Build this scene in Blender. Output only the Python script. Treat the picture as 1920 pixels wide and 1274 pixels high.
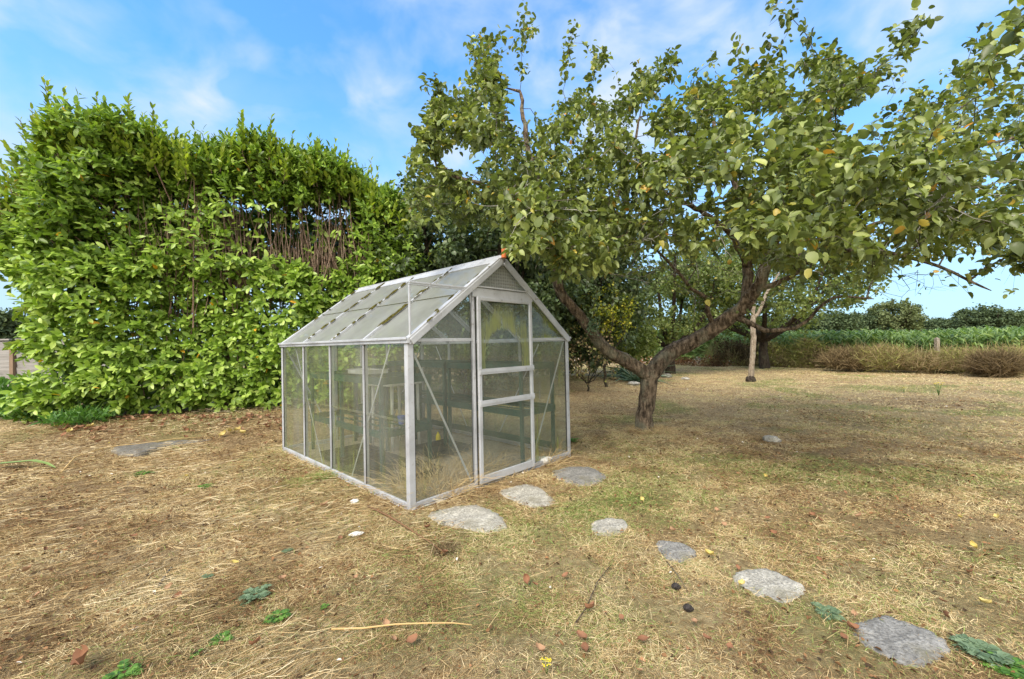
import bpy, math, random
import numpy as np
from mathutils import Vector, Matrix
random.seed(7); RS = np.random.RandomState(11)
S = bpy.context.scene
for o in list(bpy.data.objects): bpy.data.objects.remove(o)
C = S.collection

# ---------------------------------------------------------------- camera, sky, sun, exposure
W0, H0, F = 1920.0, 1274.0, 782.9
PITCH, ROLL, EYE = 0.0123, 0.0203, 1.192
cam = bpy.data.cameras.new('camera'); camo = bpy.data.objects.new('camera', cam); C.objects.link(camo)
cam.sensor_width = 36; cam.lens = 36 * F / W0; cam.clip_start = 0.05; cam.clip_end = 4000
fwd = Vector((0, math.cos(PITCH), math.sin(PITCH))); up0 = Vector((0, -math.sin(PITCH), math.cos(PITCH))); rt0 = Vector((1, 0, 0))
cr, sr = math.cos(ROLL), math.sin(ROLL)
rt = rt0 * cr - up0 * sr; up = rt0 * sr + up0 * cr
m = Matrix((rt, up, -fwd)).transposed().to_4x4(); m.translation = (0, 0, EYE); camo.matrix_world = m
S.camera = camo
SUN_EL, SUN_AZ = math.radians(50), math.radians(208)      # azimuth from +Y clockwise: behind the camera, to the left
w = bpy.data.worlds.new('World'); S.world = w; w.use_nodes = True
S.view_settings.view_transform = 'Standard'; S.view_settings.look = 'None'; S.view_settings.gamma = 1
S.view_settings.use_curve_mapping = False; S.view_settings.exposure = 1.72
nt = w.node_tree; N = nt.nodes; LK = nt.links; N.clear()
def wn(t, **k):
    n = N.new(t)
    for a, b in k.items(): setattr(n, a, b)
    return n
sky = wn('ShaderNodeTexSky', sky_type='NISHITA'); sky.sun_disc = False; sky.sun_elevation = SUN_EL; sky.sun_rotation = SUN_AZ
sky.air_density = 1.0; sky.dust_density = 0.6; sky.ozone_density = 2.0
tint = wn('ShaderNodeMix', data_type='RGBA', blend_type='MULTIPLY'); tint.inputs[0].default_value = 1
tint.inputs[7].default_value = (0.40, 0.82, 1.08, 1); LK.new(sky.outputs[0], tint.inputs[6])
tc = wn('ShaderNodeTexCoord'); sp = wn('ShaderNodeSeparateXYZ'); LK.new(tc.outputs['Generated'], sp.inputs[0])
zc = wn('ShaderNodeMath', operation='MAXIMUM'); LK.new(sp.outputs[2], zc.inputs[0]); zc.inputs[1].default_value = 0
za = wn('ShaderNodeMath', operation='ADD'); LK.new(zc.outputs[0], za.inputs[0]); za.inputs[1].default_value = 0.22
dx = wn('ShaderNodeMath', operation='DIVIDE'); LK.new(sp.outputs[0], dx.inputs[0]); LK.new(za.outputs[0], dx.inputs[1])
dy = wn('ShaderNodeMath', operation='DIVIDE'); LK.new(sp.outputs[1], dy.inputs[0]); LK.new(za.outputs[0], dy.inputs[1])
cb = wn('ShaderNodeCombineXYZ'); LK.new(dx.outputs[0], cb.inputs[0]); LK.new(dy.outputs[0], cb.inputs[1])
mp = wn('ShaderNodeMapping'); mp.inputs['Scale'].default_value = (1.0, 1.0, 1.5); mp.inputs['Rotation'].default_value = (0, 0.5, 0.3); LK.new(tc.outputs['Generated'], mp.inputs[0])
n1 = wn('ShaderNodeTexNoise'); n1.inputs['Scale'].default_value = 4.6; n1.inputs['Detail'].default_value = 5; n1.inputs['Roughness'].default_value = 0.5; n1.inputs['Distortion'].default_value = 0.25
LK.new(mp.outputs[0], n1.inputs[0])
r1 = wn('ShaderNodeValToRGB'); r1.color_ramp.elements[0].position = 0.34; r1.color_ramp.elements[1].position = 0.68; LK.new(n1.outputs[0], r1.inputs[0])
n2 = wn('ShaderNodeTexNoise'); n2.inputs['Scale'].default_value = 7.5; n2.inputs['Distortion'].default_value = 0.4; n2.inputs['Detail'].default_value = 6; LK.new(mp.outputs[0], n2.inputs[0])
r2 = wn('ShaderNodeMapRange'); r2.inputs[1].default_value = 0.38; r2.inputs[2].default_value = 0.62; r2.inputs[3].default_value = 0.2; r2.inputs[4].default_value = 1.0; LK.new(n2.outputs[0], r2.inputs[0])
mu = wn('ShaderNodeMath', operation='MULTIPLY'); LK.new(r1.outputs[0], mu.inputs[0]); LK.new(r2.outputs[0], mu.inputs[1])
mu2 = wn('ShaderNodeMath', operation='MULTIPLY'); LK.new(mu.outputs[0], mu2.inputs[0]); mu2.inputs[1].default_value = 0.95
hz = wn('ShaderNodeMapRange'); hz.inputs[1].default_value = 0.0; hz.inputs[2].default_value = 0.5; hz.inputs[3].default_value = 0.9; hz.inputs[4].default_value = 0.0; LK.new(sp.outputs[2], hz.inputs[0])
mx = wn('ShaderNodeMath', operation='MAXIMUM'); LK.new(mu2.outputs[0], mx.inputs[0]); mx.inputs[1].default_value = 0.04
cl = wn('ShaderNodeMix', data_type='RGBA'); LK.new(mx.outputs[0], cl.inputs[0]); LK.new(tint.outputs[2], cl.inputs[6]); cl.inputs[7].default_value = (2.1, 2.4, 2.75, 1)
# pale haze towards the horizon, and an added, unseen bright cloud bank behind the camera for soft neutral fill
hzm = wn('ShaderNodeMix', data_type='RGBA'); LK.new(hz.outputs[0], hzm.inputs[0]); LK.new(cl.outputs[2], hzm.inputs[6]); hzm.inputs[7].default_value = (1.65, 2.15, 2.65, 1)
bk = wn('ShaderNodeMapRange', interpolation_type='SMOOTHSTEP'); bk.inputs[1].default_value = 0.15; bk.inputs[2].default_value = -0.5; bk.inputs[4].default_value = 0.85; LK.new(sp.outputs[1], bk.inputs[0])
bkm = wn('ShaderNodeMix', data_type='RGBA'); LK.new(bk.outputs[0], bkm.inputs[0]); LK.new(hzm.outputs[2], bkm.inputs[6]); bkm.inputs[7].default_value = (6.0, 5.65, 5.1, 1)
bg = wn('ShaderNodeBackground'); bg.inputs[1].default_value = 0.115; LK.new(bkm.outputs[2], bg.inputs[0])
wo = wn('ShaderNodeOutputWorld'); LK.new(bg.outputs[0], wo.inputs[0])
sl = bpy.data.lights.new('sun', 'SUN'); sl.energy = 1.5; sl.angle = math.radians(30); sl.color = (1, 0.91, 0.79)
so = bpy.data.objects.new('sun', sl); C.objects.link(so)
sd = Vector((math.sin(SUN_AZ) * math.cos(SUN_EL), math.cos(SUN_AZ) * math.cos(SUN_EL), math.sin(SUN_EL)))
so.rotation_euler = sd.to_track_quat('Z', 'Y').to_euler()
S.cycles.max_bounces = 8; S.cycles.transparent_max_bounces = 24; S.cycles.diffuse_bounces = 3

# ---------------------------------------------------------------- helpers
def ray(px, py):
    a, b = px - W0 / 2, H0 / 2 - py
    a, b = a * cr + b * sr, -a * sr + b * cr
    d = rt0 * (a / F) + up0 * (b / F) + fwd
    return d / d.y
def at(px, py, Y):                                     # the point at distance Y along the view axis seen near this pixel of the photo
    return Vector((0, 0, EYE)) + ray(px, py) * Y
def sst(a, b, x):
    t = np.clip((x - a) / (b - a), 0, 1); return t * t * (3 - 2 * t)
def hsh(ix, iy, s):
    h = (ix * 374761393 + iy * 668265263 + s * 974634777) & 0xffffffff
    h = ((h ^ (h >> 13)) * 1274126177) & 0xffffffff
    return ((h ^ (h >> 16)) & 0xffff) / 65535.0
def vn(x, y, s=0):
    x = np.asarray(x, float); y = np.asarray(y, float)
    ix = np.floor(x).astype(np.int64); iy = np.floor(y).astype(np.int64); fx = x - ix; fy = y - iy
    fx = fx * fx * (3 - 2 * fx); fy = fy * fy * (3 - 2 * fy)
    return (hsh(ix, iy, s) * (1 - fx) + hsh(ix + 1, iy, s) * fx) * (1 - fy) + (hsh(ix, iy + 1, s) * (1 - fx) + hsh(ix + 1, iy + 1, s) * fx) * fy
def fbm(x, y, s=0, o=4):
    r = 0; a = .5; t = 0
    for k in range(o):
        r = r + a * vn(x * 2 ** k + 17.3 * k, y * 2 ** k - 9.1 * k, s + k); t += a; a *= .5
    return r / t
def gz(x, y):                                          # height of the ground
    x = np.asarray(x, float); y = np.asarray(y, float)
    z = 0.20 * sst(4.6, 6.4, y - 0.12 * (x + 5)) * sst(-1.6, -3.4, x)
    z = z + 0.30 * np.exp(-(((x - 1.0) / 2.6) ** 2 + ((y - 11.0) / 2.6) ** 2))
    gh = sst(0.9, 1.7, np.hypot(x + 1.1, y - 4.7) * .8)
    z = z + gh * (fbm(x * .9, y * .9, 3, 3) - .5) * .07 * sst(0, 2, y)
    return z
def gpt(px, py):                                       # ground point under a pixel
    d = ray(px, py); t = 3.0
    for i in range(40):
        p = Vector((0, 0, EYE)) + d * t
        t = t * .5 + .5 * (EYE - float(gz(p.x, p.y))) / max(1e-4, -d.z)
    p = Vector((0, 0, EYE)) + d * t; return p

class MB:
    def __init__(s): s.v = []; s.f = []; s.sm = []
    def add(s, vs, fs, smooth=False):
        b = len(s.v); s.v += [tuple(v) for v in vs]; s.f += [tuple(b + i for i in f) for f in fs]; s.sm += [smooth] * len(fs)
    def box(s, lo, hi, bev=0):
        (a, b, c), (d, e, f) = lo, hi
        s.add([(a, b, c), (d, b, c), (d, e, c), (a, e, c), (a, b, f), (d, b, f), (d, e, f), (a, e, f)],
              [(0, 3, 2, 1), (4, 5, 6, 7), (0, 1, 5, 4), (1, 2, 6, 5), (2, 3, 7, 6), (3, 0, 4, 7)])
    def bar(s, p, q, wd, th, upv=(0, 0, 1)):           # rectangular bar from p to q
        p = Vector(p); q = Vector(q); d = (q - p).normalized(); u = Vector(upv); sd_ = d.cross(u)
        if sd_.length < 1e-3: sd_ = d.cross(Vector((1, 0, 0)))
        sd_.normalize(); u = sd_.cross(d).normalized(); a = sd_ * wd / 2; b = u * th / 2
        vs = [p - a - b, p + a - b, p + a + b, p - a + b, q - a - b, q + a - b, q + a + b, q - a + b]
        s.add(vs, [(0, 1, 2, 3), (4, 7, 6, 5), (0, 4, 5, 1), (1, 5, 6, 2), (2, 6, 7, 3), (3, 7, 4, 0)])
    def tube(s, pts, rad, n=8, cap=True, smooth=True, wob=0, seed=0):
        pts = [Vector(p) for p in pts]; k = len(pts); b = len(s.v)
        t = (pts[1] - pts[0]).normalized(); u = t.orthogonal().normalized()
        for i, p in enumerate(pts):
            t2 = (pts[min(i + 1, k - 1)] - pts[max(i - 1, 0)])
            t2 = t2.normalized() if t2.length > 1e-9 else t
            u = (u - t2 * u.dot(t2)); u = u.normalized() if u.length > 1e-6 else t2.orthogonal().normalized()
            vv = t2.cross(u); r = rad[i] if hasattr(rad, '__len__') else rad
            for j in range(n):
                a = 2 * math.pi * j / n; rr = r
                if wob: rr = r * (1 + wob * (2 * float(fbm(np.array(j * 9.0 / n * (1 if j < n / 2 else 1) + seed + i * .13), np.array(i * .22 + seed * 3), seed, 3)) - 1) * (1 if 0 < j else 1))
                s.v.append(tuple(p + (u * math.cos(a) + vv * math.sin(a)) * rr))
            t = t2
        for i in range(k - 1):
            for j in range(n):
                j2 = (j + 1) % n; s.f.append((b + i * n + j, b + i * n + j2, b + (i + 1) * n + j2, b + (i + 1) * n + j)); s.sm.append(smooth)
        if cap:
            s.f.append(tuple(b + j for j in reversed(range(n)))); s.sm.append(False)
            s.f.append(tuple(b + (k - 1) * n + j for j in range(n))); s.sm.append(False)
    def build(s, name, mat, parent=None, bevel=0):
        me = bpy.data.meshes.new(name); me.from_pydata(s.v, [], s.f); me.polygons.foreach_set('use_smooth', s.sm); me.update()
        o = bpy.data.objects.new(name, me); C.objects.link(o); me.materials.append(mat)
        if parent: o.parent = parent
        if bevel:
            md = o.modifiers.new('bevel', 'BEVEL'); md.width = bevel; md.segments = 2; md.limit_method = 'ANGLE'
        return o
def mesh_np(name, V, T, mat, attrs=None, parent=None, smooth=False):
    V = np.ascontiguousarray(V, np.float32).reshape(-1, 3); T = np.ascontiguousarray(T, np.int32); k = T.shape[1]
    me = bpy.data.meshes.new(name); me.vertices.add(len(V)); me.vertices.foreach_set('co', V.ravel())
    me.loops.add(T.size); me.loops.foreach_set('vertex_index', T.ravel()); me.polygons.add(len(T))
    me.polygons.foreach_set('loop_start', np.arange(len(T), dtype=np.int32) * k)
    try: me.polygons.foreach_set('loop_total', np.full(len(T), k, np.int32))
    except Exception: pass
    me.polygons.foreach_set('use_smooth', np.full(len(T), smooth)); me.update(calc_edges=True)
    for a, arr in (attrs or {}).items():
        at_ = me.attributes.new(a, 'FLOAT', 'POINT'); at_.data.foreach_set('value', np.ascontiguousarray(arr, np.float32))
    me.materials.append(mat); o = bpy.data.objects.new(name, me); C.objects.link(o)
    if parent: o.parent = parent
    return o
def unit(a): return a / np.maximum(1e-9, np.linalg.norm(a, axis=-1, keepdims=True))
LT_T = np.array([(0, 3, 2), (0, 2, 1), (2, 3, 6), (2, 6, 5), (1, 2, 5), (1, 5, 4), (5, 6, 7), (4, 5, 7)])
def leaves(name, P, D, U, L, Wd, v, mat, parent=None, fold=.18, droop=.25, shape=(.32, .72, 1, .85), hi=None):
    """many small leaves as one mesh: P base, D direction, U upper side, L length, Wd half width"""
    D = unit(D); Sd = unit(np.cross(D, U)); Nn = np.cross(Sd, D); n = len(P)
    if hi:
        st = [(0, 0, 0)]; tris = [(0, 3, 2), (0, 2, 1)]
        for q, (s_, w_) in enumerate(hi):
            st += [(s_, -w_, 1), (s_, 0, 0), (s_, w_, 1)]; b_ = 1 + 3 * q
            if q: tris += [(b_ - 2, b_ - 1, b_ + 2), (b_ - 2, b_ + 2, b_ + 1), (b_ - 3, b_ - 2, b_ + 1), (b_ - 3, b_ + 1, b_)]
        st += [(1, 0, 0)]; e_ = len(st) - 1; tris += [(e_ - 2, e_ - 1, e_), (e_ - 3, e_ - 2, e_)]; TT = np.array(tris)
    else:
        s1, s2, w1, w2 = shape; TT = LT_T
        st = [(0, 0, 0), (s1, -w1, 1), (s1, 0, 0), (s1, w1, 1), (s2, -w2, 1), (s2, 0, 0), (s2, w2, 1), (1, 0, 0)]
    kk = len(st); V = np.zeros((n, kk, 3))
    dr = droop * (0.4 + 1.2 * RS.rand(n)); fo = fold * (0.2 + 1.6 * RS.rand(n)); tw = (RS.rand(n) - .5) * .5
    for i, (s, ws, e) in enumerate(st):
        h = e * fo * Wd * 1.0 + (-dr * s * s) * L + ws * tw * s * Wd
        V[:, i] = P + D * (s * L)[:, None] + Sd * (ws * Wd)[:, None] + Nn * h[:, None]
    T = (np.arange(n)[:, None, None] * kk + TT[None]).reshape(-1, 3)
    return mesh_np(name, V, T, mat, {'v': np.repeat(v, kk)}, parent, smooth=True)
def blades(name, P, D, L, Wd, v, mat, bend=None, parent=None, vs=None):
    """grass blades: P base, D start direction, bend = vector added by the tip"""
    n = len(P); D = unit(D); Sd = unit(np.cross(D, unit(RS.randn(n, 3) * np.array([1, 1, .3]))))
    if bend is None: bend = np.zeros((n, 3))
    V = np.zeros((n, 5, 3)); M_ = P + D * (L * .55)[:, None] + bend * (L * .25)[:, None]; Tp = P + D * (L * .9)[:, None] + bend * (L * .85)[:, None]
    a = Sd * Wd[:, None]
    V[:, 0] = P - a; V[:, 1] = P + a; V[:, 2] = M_ - a * .8; V[:, 3] = M_ + a * .8; V[:, 4] = Tp
    T = (np.arange(n)[:, None, None] * 5 + np.array([(0, 1, 3), (0, 3, 2), (2, 3, 4)])[None]).reshape(-1, 3)
    return mesh_np(name, V, T, mat, {'v': np.repeat(v, 5)}, parent)
def tag(o, label=None, cat=None, group=None, kind=None):
    if label: o['label'] = label
    if cat: o['category'] = cat
    if group: o['group'] = group
    if kind: o['kind'] = kind
    return o
def empty(name, loc=(0, 0, 0), rz=0):
    o = bpy.data.objects.new(name, None); o.empty_display_size = .1; o.location = loc; o.rotation_euler = (0, 0, rz); C.objects.link(o); return o
def copy_tree(o, parent=None):
    c = o.copy(); C.objects.link(c)
    if parent: c.parent = parent
    for ch in [x for x in bpy.data.objects if x.parent == o]: copy_tree(ch, c)
    return c

# ---------------------------------------------------------------- materials
def mat(name):
    m_ = bpy.data.materials.new(name); m_.use_nodes = True; t = m_.node_tree; b = t.nodes['Principled BSDF']; return m_, t, b
def ramp(t, stops, fac):
    r = t.nodes.new('ShaderNodeValToRGB'); e = r.color_ramp.elements
    while len(e) < len(stops): e.new(.5)
    for i, (p, c) in enumerate(stops): e[i].position = p; e[i].color = (*c, 1)
    t.links.new(fac, r.inputs[0]); return r.outputs[0]
def noise(t, scale, detail=4, rough=.55, vec=None, stretch=None):
    n = t.nodes.new('ShaderNodeTexNoise'); n.inputs['Scale'].default_value = scale; n.inputs['Detail'].default_value = detail; n.inputs['Roughness'].default_value = rough
    if vec is None:
        tcn = t.nodes.new('ShaderNodeTexCoord'); vec = tcn.outputs['Object']
    if stretch:
        mp_ = t.nodes.new('ShaderNodeMapping'); mp_.inputs['Scale'].default_value = stretch; t.links.new(vec, mp_.inputs[0]); vec = mp_.outputs[0]
    t.links.new(vec, n.inputs[0]); return n.outputs[0]
def mix(t, f, a, b, typ='MIX'):
    m_ = t.nodes.new('ShaderNodeMix'); m_.data_type = 'RGBA'; m_.blend_type = typ
    for i, x in ((0, f), (6, a), (7, b)):
        if hasattr(x, 'node'): t.links.new(x, m_.inputs[i])
        else: m_.inputs[i].default_value = x if i == 0 else (*x, 1)
    return m_.outputs[2]
def bump(t, b, h, st=.3, dist=.01):
    n = t.nodes.new('ShaderNodeBump'); n.inputs['Strength'].default_value = st; n.inputs['Distance'].default_value = dist
    t.links.new(h, n.inputs['Height']); t.links.new(n.outputs[0], b.inputs['Normal'])
def attr(t, name):
    a = t.nodes.new('ShaderNodeAttribute'); a.attribute_name = name; return a.outputs['Fac']
def rough_mat(name, stops, scale=8, rough=.8, detail=5, bst=.4, bd=.01, stretch=None, metal=0, spec=.3):
    m_, t, b = mat(name); n = noise(t, scale, detail, .6, stretch=stretch)
    t.links.new(ramp(t, stops, n), b.inputs['Base Color']); b.inputs['Roughness'].default_value = rough; b.inputs['Metallic'].default_value = metal
    b.inputs['Specular IOR Level'].default_value = spec
    if bst: bump(t, b, n, bst, bd)
    return m_
def leaf_mat(name, stops, trans=.35, rough=.45, tcol=(1.25, 1.35, .6), spec=.4):
    m_, t, b = mat(name); c = ramp(t, stops, attr(t, 'v'))
    n = noise(t, 55, 2); c = mix(t, .25, c, mix(t, n, (0.6, .6, .6), (1.5, 1.5, 1.5)), 'MULTIPLY')
    t.links.new(c, b.inputs['Base Color']); b.inputs['Roughness'].default_value = rough; b.inputs['Specular IOR Level'].default_value = spec
    tr = t.nodes.new('ShaderNodeBsdfTranslucent'); t.links.new(mix(t, 1.0, c, tcol, 'MULTIPLY'), tr.inputs[0])
    mx_ = t.nodes.new('ShaderNodeMixShader'); mx_.inputs[0].default_value = trans
    t.links.new(b.outputs[0], mx_.inputs[1]); t.links.new(tr.outputs[0], mx_.inputs[2])
    t.links.new(mx_.outputs[0], t.nodes['Material Output'].inputs[0]); return m_
G = {}
G['laurel'] = leaf_mat('laurel_leaf', [(0, (.045, .08, .014)), (.35, (.14, .235, .032)), (.75, (.29, .43, .065)), (.965, (.44, .56, .13)), (.985, (.75, .42, .04))], .3, .38)
G['laurel_new'] = leaf_mat('laurel_shoot_leaf', [(0, (.08, .12, .018)), (.5, (.20, .28, .035)), (1, (.36, .44, .06))], .4, .42)
G['apple'] = leaf_mat('apple_leaf', [(0, (.055, .075, .026)), (.4, (.145, .185, .052)), (.75, (.28, .33, .09)), (.93, (.44, .48, .14)), (.97, (.50, .40, .07)), (1, (.60, .28, .05))], .27, .42)
G['dark'] = leaf_mat('evergreen_leaf', [(0, (.04, .062, .028)), (.6, (.10, .145, .058)), (.92, (.19, .26, .10)), (1, (.28, .30, .10))], .2, .4)
G['pale'] = leaf_mat('pale_tree_leaf', [(0, (.08, .11, .035)), (.5, (.18, .23, .07)), (.9, (.32, .37, .12)), (1, (.48, .42, .12))], .4, .5)
G['far'] = leaf_mat('far_tree_leaf', [(0, (.05, .075, .038)), (.6, (.085, .12, .058)), (1, (.14, .18, .085))], .15, .7, spec=.1)  # tones lightened slightly to stand in for distance haze
G['far_pale'] = leaf_mat('far_pale_leaf', [(0, (.09, .12, .05)), (1, (.19, .22, .10))], .2, .7, spec=.1)
G['yellow'] = leaf_mat('yellowing_leaf', [(0, (.08, .12, .02)), (.5, (.25, .28, .03)), (1, (.6, .5, .04))], .35, .5)
G['maize'] = leaf_mat('maize_leaf', [(0, (.08, .13, .045)), (.6, (.18, .28, .085)), (1, (.33, .43, .16))], .35, .45)
G['weed'] = leaf_mat('weed_leaf', [(0, (.05, .12, .03)), (.6, (.11, .24, .04)), (1, (.2, .36, .07))], .3, .5)
G['sil'] = leaf_mat('silvery_weed_leaf', [(0, (.07, .12, .06)), (1, (.2, .28, .16))], .2, .6)
G['agave'] = leaf_mat('blue_strap_leaf', [(0, (.05, .10, .06)), (1, (.16, .25, .16))], .1, .4)
G['grass'] = leaf_mat('dry_grass', [(0, (.17, .105, .052)), (.28, (.39, .27, .13)), (.52, (.60, .46, .245)), (.70, (.76, .64, .40)), (.78, (.33, .31, .12)), (.9, (.22, .28, .08)), (1, (.28, .38, .11))], .15, .7, (1, 1, .8), .15)
G['straw'] = leaf_mat('straw', [(0, (.14, .08, .038)), (.4, (.39, .265, .125)), (.8, (.63, .49, .26)), (1, (.75, .64, .42))], .1, .7, (1, 1, .8), .2)
G['litter'] = leaf_mat('leaf_litter', [(0, (.05, .035, .022)), (.45, (.17, .09, .04)), (.8, (.30, .165, .08)), (.93, (.36, .19, .10)), (1, (.7, .66, .58))], .1, .8, (1, .8, .6), .1)
G['fallen'] = leaf_mat('fallen_leaf', [(0, (.15, .07, .038)), (.5, (.30, .15, .08)), (1, (.44, .31, .19))], .1, .8, (1, .8, .5), .3)
G['fallen_yellow'] = leaf_mat('fallen_yellow_leaf', [(0, (.50, .38, .09)), (1, (.60, .50, .22))], .15, .6, (1, 1, .5), .3)
G['bramble'] = leaf_mat('dry_bramble', [(0, (.07, .05, .03)), (.35, (.20, .145, .08)), (.6, (.35, .27, .15)), (.75, (.20, .21, .07)), (1, (.38, .37, .12))], .2, .8, spec=.1)
# bark
def bark(name, c0, c1, c2, lichen=(.34, .36, .28), lf=.5, sc=26):
    m_, t, b = mat(name); n = noise(t, sc, 8, .7, stretch=(1, 1, .3)); n2 = noise(t, 3.3, 5, .6); n3 = noise(t, 38, 3)
    c = ramp(t, [(.36, c0), (.49, c1), (.62, c2)], n); f = t.nodes.new('ShaderNodeMapRange'); f.inputs[1].default_value = .52; f.inputs[2].default_value = .66; f.inputs[4].default_value = lf; t.links.new(n2, f.inputs[0])
    c = mix(t, f.outputs[0], c, lichen); c = mix(t, .5, c, mix(t, n3, (.5, .5, .5), (1.4, 1.4, 1.4)), 'MULTIPLY')
    t.links.new(c, b.inputs['Base Color']); b.inputs['Roughness'].default_value = .9; b.inputs['Specular IOR Level'].default_value = .15
    ad = t.nodes.new('ShaderNodeMath'); ad.operation = 'ADD'; t.links.new(n, ad.inputs[0]); t.links.new(n3, ad.inputs[1]); bump(t, b, ad.outputs[0], 1.0, .035); return m_
G['bark'] = bark('apple_bark', (.035, .026, .018), (.14, .105, .072), (.34, .26, .18), (.27, .28, .20), .6)
G['twig'] = bark('twig_bark', (.06, .048, .038), (.12, .098, .078), (.26, .23, .19), (.48, .46, .40), .8, 18)
G['pbark'] = bark('pale_bark', (.16, .125, .09), (.30, .245, .185), (.42, .36, .28), (.42, .41, .35), .5)
G['dbark'] = bark('dark_bark', (.02, .016, .012), (.05, .038, .03), (.09, .07, .05), (.12, .13, .08), .3)
G['stem'] = bark('laurel_stem', (.12, .08, .055), (.23, .155, .11), (.36, .27, .20), (.3, .28, .2), .2)
G['stone'] = rough_mat('weathered_stone', [(.28, (.10, .09, .06)), (.44, (.23, .215, .17)), (.58, (.37, .345, .285)), (.75, (.52, .49, .42))], 38, .9, 12, .9, .02)
G['stone_dark'] = rough_mat('grey_stone', [(.28, (.09, .085, .07)), (.48, (.22, .21, .17)), (.72, (.46, .44, .38))], 60, .9, 12, .9, .02)
def alu(name, dirt=.5):
    m_, t, b = mat(name); n = noise(t, 3.2, 7, .65); n2 = noise(t, 26, 5, .6)
    c = ramp(t, [(.3, (.34, .35, .37)), (.52, (.50, .52, .55)), (.8, (.62, .64, .68))], n)
    f = t.nodes.new('ShaderNodeMapRange'); f.inputs[1].default_value = .60; f.inputs[2].default_value = .74; f.inputs[4].default_value = dirt; t.links.new(n2, f.inputs[0])
    c = mix(t, f.outputs[0], c, (.17, .13, .08)); t.links.new(c, b.inputs['Base Color'])
    b.inputs['Metallic'].default_value = .35; b.inputs['Roughness'].default_value = .55; bump(t, b, n2, .12, .003); return m_
G['alu'] = alu('weathered_aluminium', .6); G['alu_dirty'] = alu('mossy_aluminium', .95)
G['rubber'] = rough_mat('black_rubber_seal', [(0, (.02, .02, .02)), (1, (.05, .05, .045))], 20, .7)
G['moss'] = rough_mat('moss', [(.3, (.02, .018, .008)), (.5, (.065, .058, .015)), (.7, (.15, .14, .035))], 60, 1, 6, 1, .01, spec=.05)
G['green_paint'] = rough_mat('green_staging_paint', [(.3, (.012, .045, .036)), (.6, (.02, .075, .06)), (.8, (.07, .13, .11))], 12, .6, 6, .1)
G['white_plastic'] = rough_mat('dirty_white_plastic', [(.3, (.5, .5, .46)), (.7, (.75, .75, .72))], 7, .5)
G['black_plastic'] = rough_mat('black_plastic', [(.3, (.012, .013, .012)), (.8, (.05, .05, .045))], 10, .6)
def flat(name, c, r=.6): return rough_mat(name, [(.2, tuple(x * .75 for x in c)), (.8, c)], 15, r, 4, .1)
G['blue'] = flat('blue_plastic', (.08, .14, .45)); G['yel'] = flat('yellow_plastic', (.75, .60, .03)); G['terracotta'] = flat('orange_clay', (.72, .20, .07), .7)
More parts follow.
